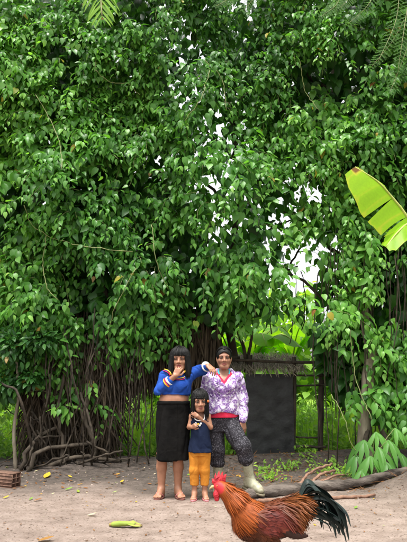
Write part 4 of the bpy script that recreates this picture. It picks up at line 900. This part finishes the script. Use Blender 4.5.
F.ell((.02, 0, .315), (.19, .098, .108), .02, rot=rotm(0, R(-8), 0)); F.ell((-.11, 0, .315), (.115, .09, .115), .05); F.chain([(-.13, 0, .36), (-.205, 0, .44), (-.272, 0, .50), (-.298, 0, .522)], [.088, .062, .04, .031], .04); F.ell((-.306, 0, .523), (.037, .027, .030), .01)
F.chain([(.1, 0, .36), (.21, 0, .425)], [.08, .045], .05)
for sg in (-1, 1): F.chain([(.0, sg * .055, .27), (-.015, sg * .06, .17), (.01, sg * .06, .125)], [.07, .034, .016], .03); F.ell((.04, sg * .085, .325), (.135, .028, .07), .02, rot=rotm(0, R(8), 0))
V, Q = F.mesh(); nrm = vnormals(V, Q)
def plum_col(P):
    x, z = P[:, 0], P[:, 2]; c = np.tile((.085, .022, .008), (len(P), 1))
    hack = sstep(-.02, -.12, x - (z - .40) * .9) * sstep(.25, .33, z); wing = sstep(1.2, .6, ((x - .03) / .12) ** 2 + ((z - .335) / .07) ** 2); sad = sstep(.06, .14, x) * sstep(.30, .36, z); br = sstep(.29, .22, z)
    c = c + (np.array((.24, .055, .010)) - c) * hack[:, None]; c = c + (np.array((.085, .014, .009)) - c) * (wing * (1 - hack))[:, None]; c = c + (np.array((.15, .045, .010)) - c) * (sad * (1 - wing * .5))[:, None]; c = c + (np.array((.06, .024, .012)) - c) * (br * .7)[:, None]
    face = sstep(.045, .03, np.sqrt((x + .312) ** 2 + (z - .518) ** 2)); return c + (np.array((.42, .025, .03)) - c) * face[:, None]
add('body', V, Q, PLUM, ROO, world=False, attrs={'col': plum_col(V)})
def feathers(name, sel, n, L, wd, lift, flow, seed):
    g = np.random.default_rng(seed); idx = np.where(sel)[0]; idx = g.choice(idx, min(n, len(idx)), False); P, nn = V[idx], nrm[idx]
    fl = flow(P); fl = unit(fl - nn * np.sum(fl * nn, 1, keepdims=True) + g.normal(0, .10, fl.shape)); t = unit(fl + nn * lift)
    tp = leaf_template([0, .3, .65, .9], [wd * .6, wd, wd * .85, wd * .4], .18, .16, 0); S = g.uniform(.75, 1.2, len(idx)) * L
    W, Fc, _ = leaves(P - nn * .001, t, nn, S, np.zeros(len(idx)), tp); c = plum_col(P) * g.uniform(.75, 1.25, (len(idx), 1)); m_ = len(tp[0])
    al = np.tile(tp[0][:, 0], len(idx))[:, None]; C = np.repeat(c, m_, 0) * (.85 + .3 * al)
    add(name, W, Fc, PLUM, ROO, world=False, attrs={'col': C}, kind='stuff')
x, z = V[:, 0], V[:, 2]; hk_ = (x - (z - .40) * .9 < -.05) & (z > .30) & (x > -.30) & ~((x < -.272) & (z > .485)); flow_b = lambda P: np.tile((1, 0, -.30), (len(P), 1)); flow_h = lambda P: np.tile((.62, 0, -.78), (len(P), 1)) + np.c_[.5 * sstep(.46, .38, P[:, 2]) * (P[:, 0] > -.2), 0 * P[:, 0], 0 * P[:, 0]]
feathers('breast_feathers', (~hk_) & (z < .34) & (z > .14) & (x > -.26), 4200, .04, .22, .05, lambda P: np.tile((.8, 0, -.6), (len(P), 1)), 1)
feathers('back_feathers', (~hk_) & (z >= .28) & (x > -.2), 4600, .045, .2, .05, flow_b, 2)
feathers('hackle_feathers', hk_, 9000, .08, .042, .02, flow_h, 3)
feathers('saddle_feathers', (x > .07) & (z > .34), 3000, .11, .035, .03, lambda P: np.tile((.7, 0, -.7), (len(P), 1)), 4)
def plume(path, w, name, mat, parent, sag=.25):
    n = 18; P = spline(path, n); T = unit(np.gradient(P, axis=0)); s_ = np.tile((0., 1, 0), (n, 1)); s_ = unit(s_ - T * np.sum(s_ * T, 1, keepdims=True)); b = np.cross(T, s_)
    w = w * np.sin(np.pi * np.clip(np.linspace(.12, .985, n), 0, 1)) ** .5; rot = rng.uniform(-1.1, 1.1); a = s_ * math.cos(rot) + b * math.sin(rot); c = np.cross(T, a)
    rows = [P - a * w[:, None] - c * (w * sag)[:, None], P + c * .0015, P + a * w[:, None] - c * (w * sag)[:, None]]
    Vv = np.stack(rows, 1).reshape(-1, 3); return add(name, Vv, [(i * 3 + j, i * 3 + j + 1, i * 3 + j + 4, i * 3 + j + 3) for i in range(n - 1) for j in range(2)], mat, parent, world=False)
for sg in (-1, 1):
    wg_ = None
    for i in range(9):
        x0 = -.02 + i * .012; z0 = .335 - i * .008; P = [(x0, sg * (.108 - .002 * i), z0), (x0 + .08, sg * .112, z0 - .016), (x0 + .165, sg * .088, z0 - .02)]; c = np.array((.10, .022, .012)) * rng.uniform(.6, 1.5) if i < 5 else np.array((.03, .014, .01))
        n = 10; Pp = spline(P, n); w = .017 * np.sin(np.pi * np.linspace(.15, .95, n)) ** .5; Vv = np.stack([Pp + np.outer(w, (0, 0, 1)), Pp + np.array((0, sg * .004, 0)), Pp - np.outer(w, (0, 0, 1))], 1).reshape(-1, 3); Ff = [(k * 3 + j, k * 3 + j + 1, k * 3 + j + 4, k * 3 + j + 3) for k in range(n - 1) for j in range(2)]
        add('wing_feather', Vv, Ff, PLUM, ROO, world=False, attrs={'col': np.tile(c, (len(Vv), 1))})
for i in range(44):
    a = i / 43; up_ = .17 - .19 * a + rng.normal(0, .012); out = .13 + .10 * math.sin(a * 3) + rng.normal(0, .015); dy = rng.normal(0, .03); dr = .07 + .05 * (1 - a) + rng.normal(0, .02)
    b0 = np.array([.19, dy * .3, .42 - .05 * a]); plume([b0, b0 + (out * .45, dy, up_ * .75), b0 + (out * .85, dy * 1.4, up_ * .78 - .02), b0 + (out * 1.2, dy * 1.8, up_ * .5 - dr * .8), b0 + (out * 1.3, dy * 2, up_ * .2 - dr * 1.5)], rng.uniform(.010, .017), 'tail_feather', TAILM, ROO)
for pth in ([(.2, .01, .42), (.26, .015, .52), (.33, .02, .515), (.39, .03, .46), (.42, .035, .40)], [(.2, -.015, .42), (.27, -.02, .5), (.34, -.03, .48), (.40, -.04, .43), (.44, -.04, .405)]): plume(pth, .017, 'sickle_feather', TAILM, ROO)
# comb, wattles, beak, eye, legs
pr = [(-.338, .528), (-.352, .548), (-.348, .57), (-.338, .558), (-.334, .585), (-.328, .603), (-.32, .575), (-.312, .602), (-.303, .617), (-.298, .585), (-.287, .606), (-.279, .615), (-.279, .582), (-.266, .595), (-.256, .595), (-.262, .57), (-.262, .552), (-.275, .54), (-.30, .54), (-.32, .535)]
n = len(pr); rings = []
for off, sc in ((-.008, .9), (-.005, 1), (.005, 1), (.008, .9)):
    c = np.mean(pr, 0); rings.append(np.array([(c[0] + (a - c[0]) * sc, off + .010 * math.sin((b - .53) * 60 + a * 70) * max(0, (b - .54) / .07), c[1] + (b - c[1]) * sc) for a, b in pr]))
add('comb', np.concatenate(rings), [(r_ * n + i, r_ * n + (i + 1) % n, (r_ + 1) * n + (i + 1) % n, (r_ + 1) * n + i) for r_ in range(3) for i in range(n)] + [tuple(range(n))[::-1], tuple(range(3 * n, 4 * n))], COMBM, ROO, world=False)
for sg in (-1, 1):
    F2 = Field((-.37, -.05, .40), (-.26, .05, .54), .003); F2.chain([(-.318, sg * .014, .508), (-.322, sg * .017, .475), (-.320, sg * .016, .45)], [.012, .019, .016], .01); F2.ell((-.288, sg * .026, .507), (.013, .007, .016), .004); a_, b_ = F2.mesh(); a_[:, 1] = sg * .016 + (a_[:, 1] - sg * .016) * .55; add('wattle', a_, b_, COMBM, ROO, world=False)
    e = add('eye', *uvs((-.316, sg * .0255, .528), (.0065, .004, .0065)), simple('rooster_eye', (.5, .2, .02), (.6, .3, .04), rough=.2), ROO, world=False); add('pupil', *uvs((-.3165, sg * .0288, .528), (.003, .002, .003)), EYED, e, world=False)
    lg = add('leg', *tube([(.01, sg * .06, .15), (.012, sg * .06, .10), (-.01 - .03 * sg, sg * .06, .03), (-.01 - .03 * sg, sg * .06, .014)], [.013, .011, .0095, .01], 8), HORN, ROO, world=False)
    for ang in (-.5, 0, .5, math.pi): add('toe', *tube([(-.01 - .03 * sg, sg * .06, .016), (-.01 - .03 * sg - math.cos(ang) * .035, sg * .06 + math.sin(ang) * .035, .015), (-.01 - .03 * sg - math.cos(ang) * (.065 if ang < 2 else .045), sg * .06 + math.sin(ang) * .06, .004)], [.008, .007, .003], 6), HORN, lg, world=False)
add('beak', *tube([(-.334, 0, .522), (-.348, 0, .520), (-.362, 0, .511), (-.368, 0, .502)], [.012, .010, .005, .001], 10), HORN, ROO, world=False)

# ================================================================== things on the ground
LOGM = simple('log_bark', (.02, .015, .012), (.16, .132, .112), 9, .9, .2, .9, 35, .02, stretch=(.35, 1, 1)); TWIG = simple('reddish_twig', (.12, .06, .04), (.27, .16, .11), 14, .85, .2, .6, 60, .01)
def lay(pts, r): return [np.array([p[0], p[1], H(p[0], p[1]) + dz + r]) for p, dz in pts]
def on(u, v): return gnd(u, v)
L0 = lay([(on(243, 499), -.01), (on(262, 497), 0), (on(290, 494.5), 0), (on(320, 492), .01), (on(352, 489), 0), (on(384, 486), .0), (on(415, 483), .02), (on(450, 480), .02)], .045)
logt = tag(add('fallen_log', *tube(spline(L0, 46), np.interp(np.linspace(0, 1, 46), [0, .05, .3, .6, 1], [.04, .052, .056, .048, .042]) * (1 + .12 * np.sin(np.linspace(0, 40, 46)) * np.sin(np.linspace(0, 13, 46))), 14, jitter=.24), LOGM), 'long dark fallen log under the booted foot, running to the right edge', 'log')
L1 = lay([(on(258, 502), 0), (on(300, 501.5), .005), (on(340, 500), 0), (on(376, 499), .0)], .018)
tag(add('fallen_branch', *tube(spline(L1, 30) + rng.normal(0, .004, (30, 3)), np.linspace(.022, .014, 30), 9, jitter=.12), TWIG), 'thin straight reddish branch lying in front of the log', 'branch')
for pts, r, lb in (([(297, 494, 6.0), (303, 480, 6.15), (315, 470, 6.3), (332, 464, 6.5)], .017, 'curved branch arching up from the log, nearest the boot'), ([(310, 492, 6.1), (313, 482, 6.2), (322, 474, 6.3), (336, 470, 6.5)], .02, 'thick curved branch in the middle of the bent cluster by the log'), ([(318, 493, 6.15), (321, 484, 6.2), (331, 477, 6.3), (345, 475, 6.6)], .014, 'thin curved branch at the right of the bent cluster by the log'),
                   ([(330, 472, 6.9), (320, 476, 6.7), (308, 478, 6.6), (296, 482, 6.5)], .012, 'slender branch lying crosswise behind the bent cluster'), ([(340, 487, 6.5), (365, 484, 6.6), (392, 478, 6.75), (415, 474, 6.8)], .03, 'rough grey branch lying behind the log near the leafy plant')):
    P = [at(*p) for p in pts]; P[0][2] = H(P[0][0], P[0][1]) + r * .4; P[-1][2] = max(P[-1][2], H(P[-1][0], P[-1][1]) + r * .5)
    if 'lying' in lb: P = [np.array([p[0], p[1], H(p[0], p[1]) + r * .7]) for p in P]
    tag(add('bent_branch', *tube(spline(P, 18) + rng.normal(0, .004, (18, 3)), np.linspace(r, r * .7, 18), 8, jitter=.12), LOGM if 'grey' in lb else TWIG), lb, 'branch')
# hollow clay brick
CLAY = simple('fired_clay', (.085, .05, .036), (.19, .11, .078), 18, .9, .2, .5, 90, .006)
bk = gnd(2, 487); bk[0] = -2.28; mb = MB(); Lb, Wb, Hb, t = .34, .14, .165, .012
for zc in (t / 2, Hb / 3, 2 * Hb / 3, Hb - t / 2): mb.put(*box((0, 0, zc), (Lb, Wb - (0 if zc in (t / 2, Hb - t / 2) else 2 * t), t if zc in (t / 2, Hb - t / 2) else .009)))
for yc in (-Wb / 2 + t / 2, 0, Wb / 2 - t / 2): mb.put(*box((0, yc, Hb / 2), (Lb - .002, t if yc else .009, Hb - 2 * t - .0005)))
for yc in (-Wb / 2 - .0015,):
    for k in range(4): mb.put(*box((0, yc, .03 + k * .035), (Lb - .004, .0025, .014)))
brick = mb.build('hollow_brick', CLAY, smooth=False); brick.location = (bk[0], bk[1] + .05, H(bk[0], bk[1]) - .008); brick.rotation_euler = (0, 0, R(-24)); tag(brick, 'reddish hollow clay brick lying at the left edge of the yard', 'brick')
# green husk
hb = gnd(126, 527); HUSK = thing('green_husk', 'torn green and yellow husk lying alone on the bare foreground earth', 'husk', (hb[0], hb[1], H(hb[0], hb[1])))
HG = simple('green_husk', (.16, .25, .03), (.34, .36, .08), 14, .6, .2, .3, 80, .004, stretch=(.2, 1, 1)); HB = simple('brown_husk', (.10, .06, .025), (.26, .20, .06), 20, .8)
P = spline([(-.125, 0, .026), (-.06, -.004, .033), (.02, .004, .030), (.07, .01, .024)], 16); V_, F_ = tube(P, np.interp(np.linspace(0, 1, 16), [0, .06, .35, .75, 1], [.010, .021, .026, .021, .015]), 12, ell=.85); V_ = V_ + .002 * Wob(70, 90)(V_)[:, None]; add('husk_body', V_, F_, HG, HUSK, world=False)
add('stalk_end', *tube([(-.14, .002, .02), (-.118, 0, .026)], [.012, .016], 8), HB, HUSK, world=False)
for i, (a, b, c) in enumerate(((.02, .02, 0), (-.015, .03, .4), (.0, -.03, -.3), (.03, -.01, .2))):
    P = spline([(.0 + a, b * .3, .04), (.06, b * .8, .045 - .01 * i), (.105 + .01 * i, b * 1.3, .014 + .004 * i)], 9); w = .014 * np.sin(np.pi * np.linspace(.2, .96, 9)) ** .6; add('husk_leaf', np.concatenate([P + np.outer(w, (0, 1, .2)), P - np.outer(w, (0, 1, .2))]), [(k, k + 1, 9 + k + 1, 9 + k) for k in range(8)], HG if i < 3 else HB, HUSK, world=False)
add('husk_stub', *tube([(.075, .008, .02), (.12, .015, .012), (.135, .012, .010)], [.012, .008, .004], 7), HB, HUSK, world=False)
# fallen leaves one can pick out
FALL = leafmat('fallen_leaf', [(0, (.12, .06, .03)), (.3, (.22, .10, .04)), (.6, (.45, .30, .03)), (.85, (.14, .24, .04)), (1, (.45, .38, .26))], .6, .15)
for u, v, s_, t_, a, lb in ((47, 477, .17, .6, 1.5, 'bright yellow leaf under the tangled roots on the left'), (69, 490.5, .09, .85, .6, 'pale green fallen leaf, the left one of a green pair'), (78, 493, .07, .8, 2.0, 'small green fallen leaf, the right one of a green pair'), (92, 516, .08, 1, .2, 'cream dry leaf lying left of the green husk'), (122, 482.5, .07, .6, 1.2, 'small yellow leaf left of the woman in blue'), (70, 477.5, .07, .62, 2.5, 'yellow leaf just right of the brighter one under the roots'), (38, 501, .08, .3, .4, 'reddish fallen leaf below the clay brick'), (31, 499.5, .06, .85, 1.4, 'small green leaf near the clay brick'), (46, 541, .12, .35, .1, 'orange-brown leaf at the very bottom edge'), (6, 498, .07, .62, .9, 'yellow leaf at the left edge below the clay brick'), (300, 517, .06, .3, .9, 'brown leaf near the rooster tail'), (356, 509, .06, .85, .9, 'green scrap in front of the earth mound'), (342, 513, .06, .05, .9, 'dark leaf on the earth right of the rooster'), (115, 493, .06, .9, .4, 'greenish scrap left of the flip-flops')):
    g = gnd(u, v); tp = leaf_template([0, .25, .55, .82], [.05, .2, .24, .13], .35, -.25, 0); d = (math.cos(a), math.sin(a), 0)
    V_, F_, ti = leaves(np.array([[g[0] - d[0] * s_ / 2, g[1] - d[1] * s_ / 2, H(g[0], g[1]) + .008]]), np.array([d]), np.array([[0, -.1, 1.]]), np.array([s_]), np.array([t_]), tp); tag(add('fallen_leaf', V_, F_, FALL, attrs={'tint': ti}), lb, 'leaf')
# litter: bits nobody could count
n = 1100; x = rng.uniform(-3.2, 3.4, n); y = 4.2 + 4.0 * rng.random(n) ** .75; s_ = rng.uniform(.012, .05, n) * np.where(y > 6.2, 1.3, .7); a = rng.uniform(0, 6.28, n); P = np.stack([x, y, H(x, y) + .005], 1)
V1 = leaves(P, np.stack([np.cos(a), np.sin(a), 0 * a], 1), np.stack([rng.normal(0, .3, n), rng.normal(0, .3, n), np.ones(n)], 1), s_, np.clip(np.abs(rng.normal(.12, .2, n)) + (rng.random(n) < .08) * .75, 0, 1), leaf_template([0, .3, .7], [.05, .25, .2], .3, -.2, 0))
n = 600; x = rng.uniform(.2, 2.9, n); y = rng.uniform(6.0, 8.0, n); a = rng.uniform(0, 6.28, n); P = np.stack([x, y, H(x, y) + .006], 1); V2 = leaves(P, np.stack([np.cos(a), np.sin(a), rng.uniform(0, .3, n)], 1), np.tile((0, -.2, 1.), (n, 1)), rng.uniform(.06, .22, n), rng.uniform(0, .3, n), leaf_template([0, .5], [.02, .02], .8, 0, 0))
V, F, ti = join([V1, V2]); tag(add('leaf_litter', V, F, FALL, attrs={'tint': ti}, kind='stuff'), 'scattered dry leaf scraps and twigs on the bare earth', 'litter')
mb = MB(); 
for i in range(420):
    x = rng.uniform(-3.2, 3.4); y = 4.2 + 3.6 * rng.random(); r = rng.uniform(.004, .014); V_, F_ = uvs((x, y, H(x, y) + r * .2), np.array((1, rng.uniform(.6, 1), .6)) * r, 6, 4); mb.put(V_ + rng.normal(0, r * .15, V_.shape), F_)
tag(mb.build('pebbles', simple('pebble', (.16, .11, .085), (.36, .29, .24), 8), kind='stuff'), 'small pebbles and clods strewn over the earth', 'pebbles')
# little green weeds at the foot of the bank
n = 420; c = np.array([on(266, 472), on(270, 480), on(288, 470), on(322, 474), on(345, 476), on(335, 470), on(308, 466)])[rng.integers(0, 7, n)]; P = c + rng.normal(0, 1, (n, 3)) * (.09, .09, 0); P[:, 2] = H(P[:, 0], P[:, 1]) + rng.uniform(0, .12, n); a = rng.normal(size=(n, 3))
V, F, ti = leaves(P, a + (0, -.3, .2), a * .3 + (0, -.4, 1), rng.uniform(.03, .075, n), np.clip(rng.normal(.4, .2, n), 0, 1), OVAL); tag(add('seedlings', V, F, WEED, attrs={'tint': ti}, kind='stuff'), 'small green seedlings sprouting below the black sheet wall', 'seedlings')
